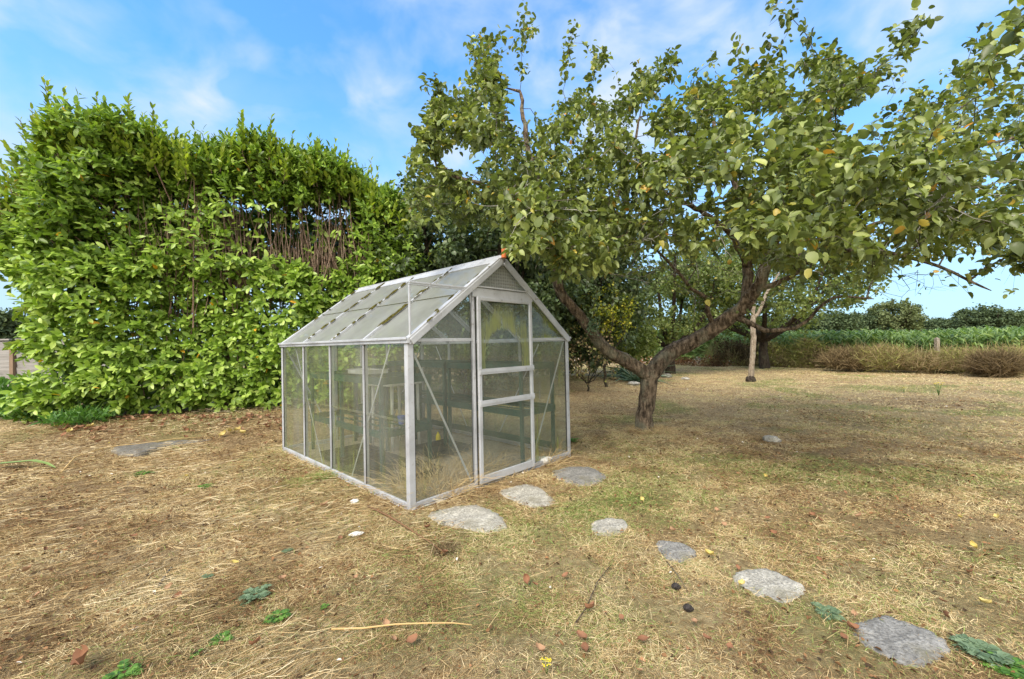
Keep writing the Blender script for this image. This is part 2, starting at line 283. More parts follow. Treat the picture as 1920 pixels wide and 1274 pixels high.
def glass(name, lo, hi, tintc, dsc=2.2, algae=None, al=(0, 0), pattern=False, streak=(1, 1, .35), refl=1.0):
    """thin dirty pane: transparent + mirror by Fresnel, covered by a film of dirt whose thickness follows noise"""
    m_, t, b = mat(name); t.nodes.remove(b)
    tr = t.nodes.new('ShaderNodeBsdfTransparent'); tr.inputs[0].default_value = (.93, .96, .94, 1)
    gl = t.nodes.new('ShaderNodeBsdfGlossy'); gl.inputs['Roughness'].default_value = .03; gl.inputs[0].default_value = (refl, refl, refl, 1)
    fr = t.nodes.new('ShaderNodeFresnel'); gm = t.nodes.new('ShaderNodeNewGeometry'); io = t.nodes.new('ShaderNodeMapRange'); io.inputs[3].default_value = 1.5; io.inputs[4].default_value = 1 / 1.5; t.links.new(gm.outputs['Backfacing'], io.inputs[0]); t.links.new(io.outputs[0], fr.inputs[0])
    m1 = t.nodes.new('ShaderNodeMixShader'); t.links.new(fr.outputs[0], m1.inputs[0]); t.links.new(tr.outputs[0], m1.inputs[1]); t.links.new(gl.outputs[0], m1.inputs[2])
    n = noise(t, dsc, 7, .62, stretch=streak); mr = t.nodes.new('ShaderNodeMapRange'); mr.inputs[1].default_value = .35; mr.inputs[2].default_value = .68; mr.inputs[3].default_value = lo; mr.inputs[4].default_value = hi; t.links.new(n, mr.inputs[0])
    fac = mr.outputs[0]; col = tintc
    di = t.nodes.new('ShaderNodeBsdfDiffuse'); tl = t.nodes.new('ShaderNodeBsdfTranslucent')
    if algae:
        a1 = attr(t, 'algae'); nn = noise(t, 13, 6, .7, stretch=(1, 1, .16)); ma = t.nodes.new('ShaderNodeMath'); ma.operation = 'MULTIPLY_ADD'
        t.links.new(nn, ma.inputs[0]); ma.inputs[1].default_value = 2.6; s_ = t.nodes.new('ShaderNodeMath'); s_.operation = 'SUBTRACT'; t.links.new(a1, s_.inputs[0]); s_.inputs[1].default_value = 1.75; t.links.new(s_.outputs[0], ma.inputs[2])
        cl_ = t.nodes.new('ShaderNodeClamp'); t.links.new(ma.outputs[0], cl_.inputs[0]); ml = t.nodes.new('ShaderNodeMath'); ml.operation = 'MULTIPLY'; t.links.new(cl_.outputs[0], ml.inputs[0]); ml.inputs[1].default_value = al[1]
        mxx = t.nodes.new('ShaderNodeMath'); mxx.operation = 'MAXIMUM'; t.links.new(ml.outputs[0], mxx.inputs[0]); t.links.new(fac, mxx.inputs[1]); fac = mxx.outputs[0]
        c = mix(t, cl_.outputs[0], tintc, algae); t.links.new(c, di.inputs[0]); t.links.new(c, tl.inputs[0])
    else:
        di.inputs[0].default_value = (*tintc, 1); tl.inputs[0].default_value = (*tintc, 1)
    if pattern:
        vo = t.nodes.new('ShaderNodeTexVoronoi'); vo.inputs['Scale'].default_value = 34; vo.inputs['Randomness'].default_value = .15
        tcn = t.nodes.new('ShaderNodeTexCoord'); t.links.new(tcn.outputs['Object'], vo.inputs[0]); bm = t.nodes.new('ShaderNodeBump'); bm.inputs['Strength'].default_value = 1; bm.inputs['Distance'].default_value = .02; t.links.new(vo.outputs[0], bm.inputs['Height'])
        t.links.new(bm.outputs[0], gl.inputs['Normal']); t.links.new(bm.outputs[0], di.inputs['Normal']); gl.inputs['Roughness'].default_value = .15
        mrr = t.nodes.new('ShaderNodeMapRange'); mrr.inputs[1].default_value = .1; mrr.inputs[2].default_value = .6; mrr.inputs[3].default_value = lo; mrr.inputs[4].default_value = hi; t.links.new(vo.outputs[0], mrr.inputs[0]); fac = mrr.outputs[0]
    m0 = t.nodes.new('ShaderNodeMixShader'); m0.inputs[0].default_value = .5; t.links.new(di.outputs[0], m0.inputs[1]); t.links.new(tl.outputs[0], m0.inputs[2])
    m2 = t.nodes.new('ShaderNodeMixShader'); t.links.new(fac, m2.inputs[0]); t.links.new(m1.outputs[0], m2.inputs[1]); t.links.new(m0.outputs[0], m2.inputs[2])
    t.links.new(m2.outputs[0], t.nodes['Material Output'].inputs[0]); return m_
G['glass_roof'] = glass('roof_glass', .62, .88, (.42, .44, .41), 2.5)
G['glass_roof_shaded'] = glass('shaded_roof_glass', .25, .55, (.16, .17, .09), 3)  # right slope: the tree's shade is put into a darker film colour
G['glass_side'] = glass('side_glass', .13, .44, (.42, .43, .37), 2.2, (.36, .40, .10), (0, .7))
G['glass_door'] = glass('door_glass', .12, .40, (.38, .40, .32), 2.5, (.36, .39, .15), (0, .85))
G['glass_gable'] = glass('patterned_glass', .45, .70, (.60, .60, .57), 2.5, pattern=True)

# ---------------------------------------------------------------- ground
PX = lambda pts: [gpt(*p) for p in pts]
def stone_mat(name, k, tn):
    m_, t, b = mat(name); n = noise(t, 10, 9, .7); n2 = noise(t, 75, 8, .7); n3 = noise(t, 4.3, 5, .6)
    c = ramp(t, [(.3, tuple(.30 * k * x for x in tn)), (.5, tuple(.46 * k * x for x in tn)), (.68, tuple(.68 * k * x for x in tn))], n)
    c = mix(t, .8, c, ramp(t, [(.35, (.35, .35, .35)), (.5, (.85, .85, .85)), (.65, (1.25, 1.25, 1.25))], n2), 'MULTIPLY')
    f = t.nodes.new('ShaderNodeMapRange'); f.inputs[1].default_value = .54; f.inputs[2].default_value = .68; f.inputs[4].default_value = .7; t.links.new(n3, f.inputs[0]); c = mix(t, f.outputs[0], c, (.16, .145, .09))
    t.links.new(c, b.inputs['Base Color']); b.inputs['Roughness'].default_value = .95; b.inputs['Specular IOR Level'].default_value = .1
    ad = t.nodes.new('ShaderNodeMath'); ad.operation = 'ADD'; t.links.new(n, ad.inputs[0]); t.links.new(n2, ad.inputs[1]); bump(t, b, ad.outputs[0], .8, .015); return m_
G['stone'] = stone_mat('weathered_stone_slab', .95, (1, .96, .84)); G['stone_dark'] = stone_mat('grey_stone_slab', .62, (1, .98, .92)); G['stone_dirty'] = stone_mat('crumbling_stone', .42, (1, .93, .8))
STONES = [
 ([(800,968),(815,958),(845,950),(890,948),(925,962),(951,983),(940,996),(905,1001),(870,994),(828,984)], 'stone', 'largest pale stepping stone, lying just in front of the near corner of the greenhouse'),
 ([(937,925),(955,914),(990,908),(1018,918),(1042,940),(1030,951),(1000,954),(970,943)], 'stone', 'pale stepping stone on the ground directly before the greenhouse door'),
 ([(1035,888),(1050,879),(1082,875),(1115,882),(1137,897),(1118,909),(1085,913),(1056,906)], 'stone_dark', 'rounded grey stepping stone beside the right front corner of the greenhouse'),
 ([(1108,985),(1120,978),(1148,975),(1176,984),(1168,999),(1140,1008),(1115,1003)], 'stone', 'smallest light grey stepping stone, beyond the green patch of grass'),
 ([(1230,1020),(1248,1017),(1280,1022),(1304,1036),(1298,1050),(1268,1055),(1243,1043)], 'stone_dark', 'small dark grey stepping stone with a notched edge, just above the two fir cones'),
 ([(1372,1085),(1392,1074),(1432,1070),(1470,1083),(1510,1108),(1498,1125),(1455,1136),(1420,1122),(1392,1105)], 'stone', 'pale lichen-speckled stepping stone, second from the bottom right of the path'),
 ([(1600,1175),(1625,1163),(1655,1158),(1715,1178),(1768,1203),(1778,1222),(1760,1240),(1725,1254),(1680,1245),(1640,1222),(1606,1203)], 'stone_dark', 'broad grey stepping stone nearest the camera at the bottom right'),
 ([(212,845),(240,832),(275,824),(318,814),(352,818),(398,824),(360,832),(310,840),(262,858),(225,856)], 'stone_dirty', 'flat crumbling stone slab in the dry leaves before the laurel hedge')]
SP = []
for pts, mm, lb in STONES: SP.append(np.array([(p.x, p.y) for p in PX(pts)]))
def inpoly(x, y, poly):
    r = np.zeros(x.shape, bool); n = len(poly); j = n - 1
    for i in range(n):
        xi, yi = poly[i]; xj, yj = poly[j]
        c = ((yi > y) != (yj > y)) & (x < (xj - xi) * (y - yi) / (yj - yi + 1e-12) + xi); r ^= c; j = i
    return r
TH = 0.8044; GO = np.array([-.7625, 3.0543]); GW, GL, GH, GR = 1.94, 2.705, 1.24, 1.969
gv = np.array([math.cos(TH), math.sin(TH)]); gu = np.array([-math.sin(TH), math.cos(TH)])
def ghl(x, y):
    return (x - GO[0]) * gv[0] + (y - GO[1]) * gv[1], (x - GO[0]) * gu[0] + (y - GO[1]) * gu[1]
TREE = gpt(1210, 806)
GREENS = [(1180,935,.33,1.0),(1090,960,.30,.9),(1240,900,.3,.6),(1130,1000,.2,.5),(560,912,.14,.8),(610,897,.10,1),(640,985,.14,.7),(383,913,.08,1),(268,888,.12,.9),(1420,1120,.12,.6),(1510,1150,.16,.8),(1900,900,.8,.35),(1300,870,.6,.4),(1560,1180,.3,.4),(1100,1150,.6,.3),(1180,840,.5,.35),(520,935,.1,.6),(1700,1100,.9,.25),(1650,790,1.2,.3)]
GRP = [(gpt(a, b), r, s) for a, b, r, s in GREENS]
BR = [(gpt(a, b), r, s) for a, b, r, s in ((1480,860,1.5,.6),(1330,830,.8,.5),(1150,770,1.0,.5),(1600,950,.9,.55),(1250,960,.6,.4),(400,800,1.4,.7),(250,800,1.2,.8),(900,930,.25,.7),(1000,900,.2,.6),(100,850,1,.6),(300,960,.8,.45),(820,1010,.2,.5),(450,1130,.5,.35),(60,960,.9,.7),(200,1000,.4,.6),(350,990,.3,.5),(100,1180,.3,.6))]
def greenness(x, y):
    g = sst(.50, .72, fbm(x * 1.1, y * 1.1, 40, 4)) * .55
    for p, r, s in GRP: g = np.maximum(g, s * np.exp(-((x - p.x) ** 2 + (y - p.y) ** 2) / r ** 2) * (.4 + 1.2 * fbm(x * 5, y * 5, 60, 3)))
    left = sst(.3, -1.0, x) * sst(9, 4, y); return np.clip(g * (1 - .55 * left), 0, 1)
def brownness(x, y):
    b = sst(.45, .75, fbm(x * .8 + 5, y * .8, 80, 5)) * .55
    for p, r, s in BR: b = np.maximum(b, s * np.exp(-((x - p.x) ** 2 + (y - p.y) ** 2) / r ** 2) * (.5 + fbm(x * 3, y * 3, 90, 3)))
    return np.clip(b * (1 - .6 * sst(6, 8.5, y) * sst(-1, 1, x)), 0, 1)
mg, t, b = mat('dry_lawn_soil')
na = noise(t, 1.3, 8, .6); nb = noise(t, 22, 8, .7); nc = noise(t, 140, 4, .7)
c = ramp(t, [(.25, (.12, .085, .048)), (.45, (.30, .22, .12)), (.62, (.46, .36, .205)), (.8, (.58, .48, .30))], nb)
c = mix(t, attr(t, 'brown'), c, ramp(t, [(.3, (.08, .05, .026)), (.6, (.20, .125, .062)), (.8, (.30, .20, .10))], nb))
c = mix(t, attr(t, 'green'), c, ramp(t, [(.3, (.08, .10, .03)), (.7, (.21, .25, .07))], nb))
c = mix(t, .6, c, mix(t, nc, (.45, .45, .45), (1.5, 1.5, 1.5)), 'MULTIPLY'); c = mix(t, .35, c, mix(t, na, (.55, .55, .55), (1.4, 1.4, 1.4)), 'MULTIPLY')
c = mix(t, attr(t, 'sand'), c, ramp(t, [(.3, (.30, .26, .20)), (.7, (.52, .47, .38))], nb))
t.links.new(c, b.inputs['Base Color']); b.inputs['Roughness'].default_value = .95; b.inputs['Specular IOR Level'].default_value = .1
ad = t.nodes.new('ShaderNodeMath'); ad.operation = 'ADD'; t.links.new(nb, ad.inputs[0]); t.links.new(nc, ad.inputs[1]); bump(t, b, ad.outputs[0], .9, .02)
G['ground'] = mg
xs = np.concatenate([[-2500, -900, -300, -120, -60, -35, -22, -16, -12], np.arange(-9.5, 12, .075), [12.5, 14, 16, 19, 23, 30, 45, 80, 160, 400, 1000, 2500]])
ys = np.concatenate([[-300, -60, -15, -4, -1, 0], np.arange(.4, 14, .075), [14.5, 15.5, 17, 19, 22, 26, 32, 42, 60, 100, 200, 500, 1200, 3000]])
X, Y = np.meshgrid(xs, ys); nx, ny = len(xs), len(ys); Z = gz(X, Y)
near = sst(14, 10, np.hypot(X, Y)); Z = Z + near * (fbm(X * 6, Y * 6, 5, 3) - .5) * .03
lx, ly = ghl(X, Y); sand = ((lx > .05) & (lx < GW - .05) & (ly > .05) & (ly < GL - .05)).astype(float) * (.6 + .4 * fbm(X * 6, Y * 6, 9, 3))
V = np.stack([X, Y, Z], -1).reshape(-1, 3); ii = (np.arange(ny - 1)[:, None] * nx + np.arange(nx - 1)[None]).ravel()
T = np.stack([ii, ii + 1, ii + nx + 1, ii + nx], -1)
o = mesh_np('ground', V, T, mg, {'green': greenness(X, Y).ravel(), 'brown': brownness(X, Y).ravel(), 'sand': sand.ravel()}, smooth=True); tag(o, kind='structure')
def stone_obj(name, poly, mm, thick=.05, proud=.009):
    c0 = poly.mean(0); mb = MB(); n = 48; k = len(poly); ring = []
    per = np.linalg.norm(np.roll(poly, -1, 0) - poly, axis=1); cum = np.concatenate([[0], np.cumsum(per)])
    for i in range(n):
        s_ = cum[-1] * i / n; j = min(np.searchsorted(cum, s_, 'right') - 1, k - 1); f = (s_ - cum[j]) / per[j]
        p0, p1, p2, p3 = poly[(j - 1) % k], poly[j], poly[(j + 1) % k], poly[(j + 2) % k]
        q = .5 * ((2 * p1) + (-p0 + p2) * f + (2 * p0 - 5 * p1 + 4 * p2 - p3) * f * f + (-p0 + 3 * p1 - 3 * p2 + p3) * f ** 3)
        ring.append(c0 + (q - c0) * (1 + .05 * random.uniform(-1, 1)))
    base = float(gz(c0[0], c0[1])); rings = [(1.0, -thick), (1.0, proud * .3), (.965, proud * .85), (.8, proud + .004), (.55, proud + .006), (.25, proud + .006)]; vs = []; fs = []
    for r_, z_ in rings:
        for q in ring:
            p = c0 + (q - c0) * r_; dz = 0 if z_ < 0 else (float(fbm(np.array(p[0] * 14), np.array(p[1] * 14), 21, 4)) - .5) * .012
            vs.append((p[0] - c0[0], p[1] - c0[1], z_ + dz))
    vs.append((0, 0, proud + .006)); m_ = len(rings)
    for a in range(m_ - 1):
        for i in range(n): j = (i + 1) % n; fs.append((a * n + i, a * n + j, (a + 1) * n + j, (a + 1) * n + i))
    for i in range(n): fs.append(((m_ - 1) * n + i, (m_ - 1) * n + (i + 1) % n, len(vs) - 1))
    mb.add(vs, fs, True); o = mb.build(name, G[mm]); o.location = (c0[0], c0[1], base); return o
for k, (pts, mm, lb) in enumerate(STONES):
    tag(stone_obj('stepping_stone' if k < 7 else 'stone_slab', SP[k], mm), lb, 'stepping stone' if k < 7 else 'slab', 'stepping stones leading to the greenhouse' if k < 7 else None)

# ---------------------------------------------------------------- grass, straw, litter
def scatter(n, power, rmax, rmin=1.1, fov=54):
    """points on the ground in front of the camera, thinning with distance"""
    u = RS.rand(n); e = 2 - power; r = (rmin ** e + u * (rmax ** e - rmin ** e)) ** (1 / e); a = np.radians(RS.uniform(-fov, fov, n)); return r * np.sin(a), r * np.cos(a), r
def stone_mask(x, y, grow=0.0):
    mk = np.zeros(x.shape, bool)
    for P_ in SP:
        c0 = P_.mean(0); mk |= inpoly(x, y, c0 + (P_ - c0) * (1 - grow))
    return mk
def grass_field(name, n, power, rmax, label, hs=1.0):
    x, y, r = scatter(n, power, rmax); lx, ly = ghl(x, y)
    ok = ~((lx > -.01) & (lx < GW + .01) & (ly > -.01) & (ly < GL + .01)) & ~(stone_mask(x, y, .10) & (stone_mask(x, y, .26) | (fbm(x * 16, y * 16, 71, 2) > .46)))
    hl = (x < -1.8) & (y > 6.0 + .3 * (x + 7.2) + .5); ok &= ~hl
    x, y, r = x[ok], y[ok], r[ok]; n = len(x); g = greenness(x, y); br = brownness(x, y)
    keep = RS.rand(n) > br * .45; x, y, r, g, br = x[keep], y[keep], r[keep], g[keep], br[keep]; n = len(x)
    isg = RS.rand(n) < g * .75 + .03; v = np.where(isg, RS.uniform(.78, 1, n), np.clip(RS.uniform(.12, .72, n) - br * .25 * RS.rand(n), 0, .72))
    cl1 = fbm(x * 4.5, y * 4.5, 27, 4); v = np.where(isg, v, np.clip(v + (cl1 - .5) * 1.15 + .2 * sst(4.5, 9, y), .02, .74))
    L = RS.uniform(.016, .050, n) * (.5 + 1.0 * cl1) * (.7 + .7 * fbm(x * 2, y * 2, 33, 3)) * hs * (1 + .02 * r); L = np.where(isg, L * 1.15, L)
    lx, ly = ghl(x, y); edge = ((np.abs(np.hypot(x - TREE.x, y - TREE.y) - .13) < .12) & (RS.rand(n) < .6)) | ((lx > -.06) & (lx < GW + .06) & (ly > -.06) & (ly < GL + .06) & (vn(lx * 5, ly * 5, 2) > .35)); L = np.where(edge, L * 2.6, L)
    Wd = RS.uniform(.0005, .0011, n) * (.8 + .28 * r); D = np.stack([RS.randn(n) * .75, RS.randn(n) * .75, RS.uniform(.25, 1.1, n)], -1)
    bend = np.stack([RS.randn(n) * .8, RS.randn(n) * .8, -RS.uniform(.1, .9, n)], -1)
    P = np.stack([x, y, gz(x, y) - .003], -1)
    tag(blades(name, P, D, L, Wd, v, G['grass'], bend), label, 'grass', kind='stuff')
grass_field('short_grass', 560000, 1.45, 24, 'short dry tan grass with green patches covering the lawn')
grass_field('fine_grass', 420000, 1.5, 7, 'fine curled dead grass matted over the nearer lawn', .8)
# straw lying on the ground, thick on the left
def lying(name, n, mat_, label, cat, Lr, Wr, dens, power=1.4, rmax=9, vlo=0, vhi=1, hz_=.02, dirmode=True):
    x, y, r = scatter(n, power, rmax); k = RS.rand(n) < dens(x, y); lx, ly = ghl(x, y); k &= ~((lx > -.02) & (lx < GW + .02) & (ly > -.02) & (ly < GL + .02)) & ~stone_mask(x, y, .1)
    x, y, r = x[k], y[k], r[k]; n = len(x); a = RS.normal(.85, .45, n) if dirmode else RS.uniform(0, 6.28, n); a = np.where(RS.rand(n) < .35, RS.uniform(0, 6.28, n), a); a += np.where(RS.rand(n) < .5, np.pi, 0)
    D = np.stack([np.cos(a), np.sin(a), RS.normal(.03, .1, n)], -1); b2 = a + RS.choice([-1, 1], n) * 1.57; bd = np.stack([np.cos(b2), np.sin(b2), -.1 * np.ones(n)], -1) * RS.uniform(0, .45, n)[:, None]
    cl2 = fbm(x * 2.4 + 3, y * 2.4, 14, 4); P = np.stack([x, y, gz(x, y) + .004 + RS.rand(n) * hz_ * (.5 + 3.5 * sst(.45, .7, cl2) * dirmode)], -1); L = RS.uniform(*Lr, n); Wd = RS.uniform(*Wr, n) * (.8 + .22 * r)
    tag(blades(name, P, D, L, Wd, np.clip(RS.uniform(vlo, vhi, n) + (cl2 - .5) * 1.4, 0, 1), mat_, bd), label, cat, kind='stuff')
leftd = lambda x, y: np.clip(.95 * sst(.3, -1.2, x) + .015, 0, 1) * (.35 + .9 * fbm(x * 1.6, y * 1.6, 71, 3))
lying('loose_straw', 80000, G['straw'], 'loose pale straw strewn over the left of the lawn', 'straw', (.03, .17), (.0005, .0010), leftd)
lying('short_straw', 90000, G['straw'], 'short cut dry stalks lying all over the lawn', 'straw', (.015, .05), (.0003, .0007), lambda x, y: np.full(x.shape, .7), dirmode=False, hz_=.015)
# litter flakes
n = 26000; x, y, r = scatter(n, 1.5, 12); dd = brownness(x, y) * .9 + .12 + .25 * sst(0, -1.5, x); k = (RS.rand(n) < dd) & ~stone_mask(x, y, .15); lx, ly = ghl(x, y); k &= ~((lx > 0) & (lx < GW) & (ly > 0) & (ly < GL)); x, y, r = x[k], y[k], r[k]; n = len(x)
a = RS.uniform(0, 6.28, n); v = RS.beta(1.1, 1.6, n) * .92; v = np.where(RS.rand(n) < .012, 1, v)
o = leaves('leaf_litter', np.stack([x, y, gz(x, y) + .008 + .012 * RS.rand(n)], -1), np.stack([np.cos(a), np.sin(a), RS.randn(n) * .3], -1), np.stack([RS.randn(n) * .4, RS.randn(n) * .4, np.ones(n)], -1), RS.uniform(.008, .028, n) * (.8 + .1 * r), RS.uniform(.003, .008, n) * (.8 + .1 * r), v, G['litter'], fold=.5)
tag(o, 'small brown crumbs of dead leaves and twigs scattered in the grass', 'leaf litter', kind='stuff')

# ---------------------------------------------------------------- greenhouse
gh = empty('greenhouse', (GO[0], GO[1], 0), TH)
tag(gh, 'small weathered aluminium greenhouse with dirty glass, mossy roof bars and a sliding door', 'greenhouse')
A, AD = G['alu'], G['alu_dirty']
def part(name, fn, m_, parent=gh, bevel=.003):
    mb = MB(); fn(mb); return mb.build(name, m_, parent, bevel)
HW = GW / 2; SL = (GR - GH) / HW
def roofz(x): return GH + SL * min(x, GW - x)
# base frame
for (p, q) in (((0, .0, .03), (GW, 0, .03)), ((0, GL, .03), (GW, GL, .03)), ((0, .0, .03), (0, GL, .03)), ((GW, 0, .03), (GW, GL, .03))):
    part('base_rail', lambda mb: (mb.bar(p, q, .022, .034), mb.bar(Vector(p) + Vector((0, 0, -.028)), Vector(q) + Vector((0, 0, -.028)), .045, .012)), A)
for x in (0, GW):
    for y in (0, GL):
        sx = 1 if x == 0 else -1; sy = 1 if y == 0 else -1
        part('corner_post', lambda mb: (mb.box((min(x - sx * .012, x + sx * .04), min(y - sy * .012, y - sy * .004), .0), (max(x - sx * .012, x + sx * .04), max(y - sy * .012, y - sy * .004), GH - .01)),
                                        mb.box((min(x - sx * .012, x - sx * .004), min(y - sy * .0035, y + sy * .035), .0), (max(x - sx * .012, x - sx * .004), max(y - sy * .0035, y + sy * .035), GH - .012)),
                                        mb.box((min(x - sx * .0035, x + sx * .016), min(y - sy * .0035, y + sy * .016), .0), (max(x - sx * .0035, x + sx * .016), max(y - sy * .0035, y + sy * .016), GH - .014))), A)
for x, sx in ((0, 1), (GW, -1)):
    for k in (1, 2, 3):
        y = GL * k / 4
        part('side_glazing_bar', lambda mb: (mb.box((min(x - sx * .010, x - sx * .003), y - .0125, .03), (max(x - sx * .010, x - sx * .003), y + .0125, GH - .02)), mb.box((min(x - sx * .002, x + sx * .03), y - .003, .03), (max(x - sx * .002, x + sx * .03), y + .003, GH - .02)), mb.box((min(x - sx * .016, x - sx * .0105), y - .004, .03), (max(x - sx * .016, x - sx * .0105), y + .004, GH - .02))), A, bevel=.001)
    for k in range(5):
        y = GL * k / 4; o1 = (.0145 if k in (1, 2, 3) else .0)
        for e_ in ((-1, 1) if k in (1, 2, 3) else ((1,) if k == 0 else (-1,))):
            yc = y + e_ * (o1 if o1 else .0375); part('glazing_seal', lambda mb: mb.box((min(x - sx * .007, x - sx * .001), yc - .0015, .05), (max(x - sx * .007, x - sx * .001), yc + .0015, GH - .025)), G['rubber'], bevel=0)
    part('gutter', lambda mb: (mb.box((x - .026, -.03, GH - .022), (x + .018, GL + .03, GH + .016)), mb.box((x - .040, -.032, GH + .004), (x - .029, GL + .032, GH + .024))) if sx > 0 else (mb.box((x - .018, -.03, GH - .022), (x + .026, GL + .03, GH + .016)), mb.box((x + .029, -.032, GH + .004), (x + .040, GL + .032, GH + .024))), AD)
nl = Vector((-SL, 0, 1)).normalized(); nr = Vector((SL, 0, 1)).normalized()
for sx in (1, -1):
    nn = nl if sx > 0 else nr; x0 = 0 if sx > 0 else GW
    for k in range(5):
        y = GL * k / 4; e = 0 if k not in (0, 4) else (-.012 if k == 0 else .012); y += e
        p = Vector((x0, y, GH)) + nn * .014; q = Vector((HW - sx * .03, y, GR - .03 * SL)) + nn * .014
        wd = .022 if k in (1, 2, 3) else .045
        rb = part('roof_bar', lambda mb: (mb.bar(p, q, wd, .024, nn), mb.bar(p - nn * .028, q - nn * .028, .008, .03, nn)), A)
        if k in (0, 4): part('gable_verge', lambda mb: mb.bar(p + Vector((0, -.022 if k == 0 else .022, 0)) - nn * .03, q + Vector((0, -.022 if k == 0 else .022, 0)) - nn * .03, .008, .05, nn), AD)
        # moss clumps along the bars
        if sx > 0:
            mm = MB(); cnt = 34 if k in (1, 2, 3) else 14; rr = random.Random(k * 5 + 3); Ls = (q - p).length
            for i in range(cnt):
                f = rr.random() ** .8; big = rr.random(); sz = .008 + .014 * big * big
                if rr.random() < .5: f = (round(f * 4) / 4 + rr.gauss(0, .05)) % 1
                c0 = p.lerp(q, f) + nn * .012 + Vector((0, rr.choice((-1, 1)) * wd * .4 + rr.gauss(0, .004), 0)); n1_ = 8; st = sz * rr.uniform(1, 4)
                dvec = (q - p).normalized(); vs = []; fs = []
                for a in range(4):
                    ph = a / 3 * 1.45
                    for bq in range(n1_):
                        th_ = 6.283 * bq / n1_; ra = math.cos(ph) * (1 + rr.uniform(-.3, .3))
                        vs.append(c0 + dvec * (math.cos(th_) * ra * st) + Vector((0, 1, 0)) * (math.sin(th_) * ra * sz) + nn * (math.sin(ph) * sz * .8 - .006))
                for a in range(3):
                    for bq in range(n1_): fs.append((a * n1_ + bq, a * n1_ + (bq + 1) % n1_, (a + 1) * n1_ + (bq + 1) % n1_, (a + 1) * n1_ + bq))
                fs.append(tuple(3 * n1_ + bq for bq in range(n1_))); mm.add(vs, fs, True)
            mo = mm.build('moss', G['moss'], rb); tag(mo, kind='stuff')
part('ridge_bar', lambda mb: (mb.bar((HW - .045, -.03, GR - .018), (HW - .045, GL + .03, GR - .018), .10, .012, nl), mb.bar((HW + .045, -.03, GR - .018), (HW + .045, GL + .03, GR - .018), .10, .012, nr), mb.box((HW - .012, -.03, GR - .05), (HW + .012, GL + .03, GR + .03))), A)
# roof panes: two per bay, lapped
for sx in (1, -1):
    nn = nl if sx > 0 else nr; x0 = 0 if sx > 0 else GW
    for k in range(4):
        for (f0, f1, off) in ((0.0, .52, .004), (.50, .97, .0085)):
            def fn(mb):
                ya, yb = GL * k / 4 + .006, GL * (k + 1) / 4 - .006
                pa = Vector((x0 + sx * HW * f0, 0, GH + (GR - GH) * f0)) + nn * off; pb = Vector((x0 + sx * HW * f1, 0, GH + (GR - GH) * f1)) + nn * off
                mb.add([(pa.x, ya, pa.z), (pa.x, yb, pa.z), (pb.x, yb, pb.z), (pb.x, ya, pb.z)], [(0, 1, 2, 3)])
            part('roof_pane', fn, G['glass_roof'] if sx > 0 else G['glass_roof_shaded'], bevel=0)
        ym = GL * (k + .5) / 4; pm = Vector((x0 + sx * HW * .5, ym, GH + (GR - GH) * .5)) + nn * .011
        part('pane_lap_shadow', lambda mb: mb.bar(pm + Vector((0, -GL / 8 + .012, 0)), pm + Vector((0, GL / 8 - .012, 0)), .004, .003, nn), G['moss'], bevel=0)  # dark strip drawn as the shadow edge of the lap, in moss colour
def pane(name, fn_pts, m_, alg=None, nu=8, nv=14, parent=gh):
    """one pane as a fine sheet so that an algae map can sit on its points; fn(u,v)->xyz"""
    uu, vv = np.meshgrid(np.linspace(0, 1, nu * 3 + 1), np.linspace(0, 1, nv * 3 + 1)); a = nu * 3 + 1; bb = nv * 3 + 1
    V = np.stack(fn_pts(uu, vv), -1).reshape(-1, 3); i_ = (np.arange(bb - 1)[:, None] * a + np.arange(a - 1)[None]).ravel()
    al_ = (alg(uu, vv) if alg else np.zeros_like(uu)).ravel()
    return mesh_np(name, V, np.stack([i_, i_ + 1, i_ + a + 1, i_ + a], -1), m_, {'algae': al_}, parent)
for x, sx in ((0, 1), (GW, -1)):
    for k in range(4):
        ya, yb = GL * k / 4 + .004, GL * (k + 1) / 4 - .004; s0 = RS.rand() * 9
        for (z0, z1, o_) in ((.05, .65, 0), (.63, GH - .02, .003)):
            pane('side_pane', lambda u, v: (u * 0 + x - sx * o_, ya + (yb - ya) * u, z0 + (z1 - z0) * v), G['glass_side'], lambda u, v: (.35 + .75 * vn(u * 2 + s0, v * 1.4 + z0, 4)) * (1.0 if k != 0 else .75))
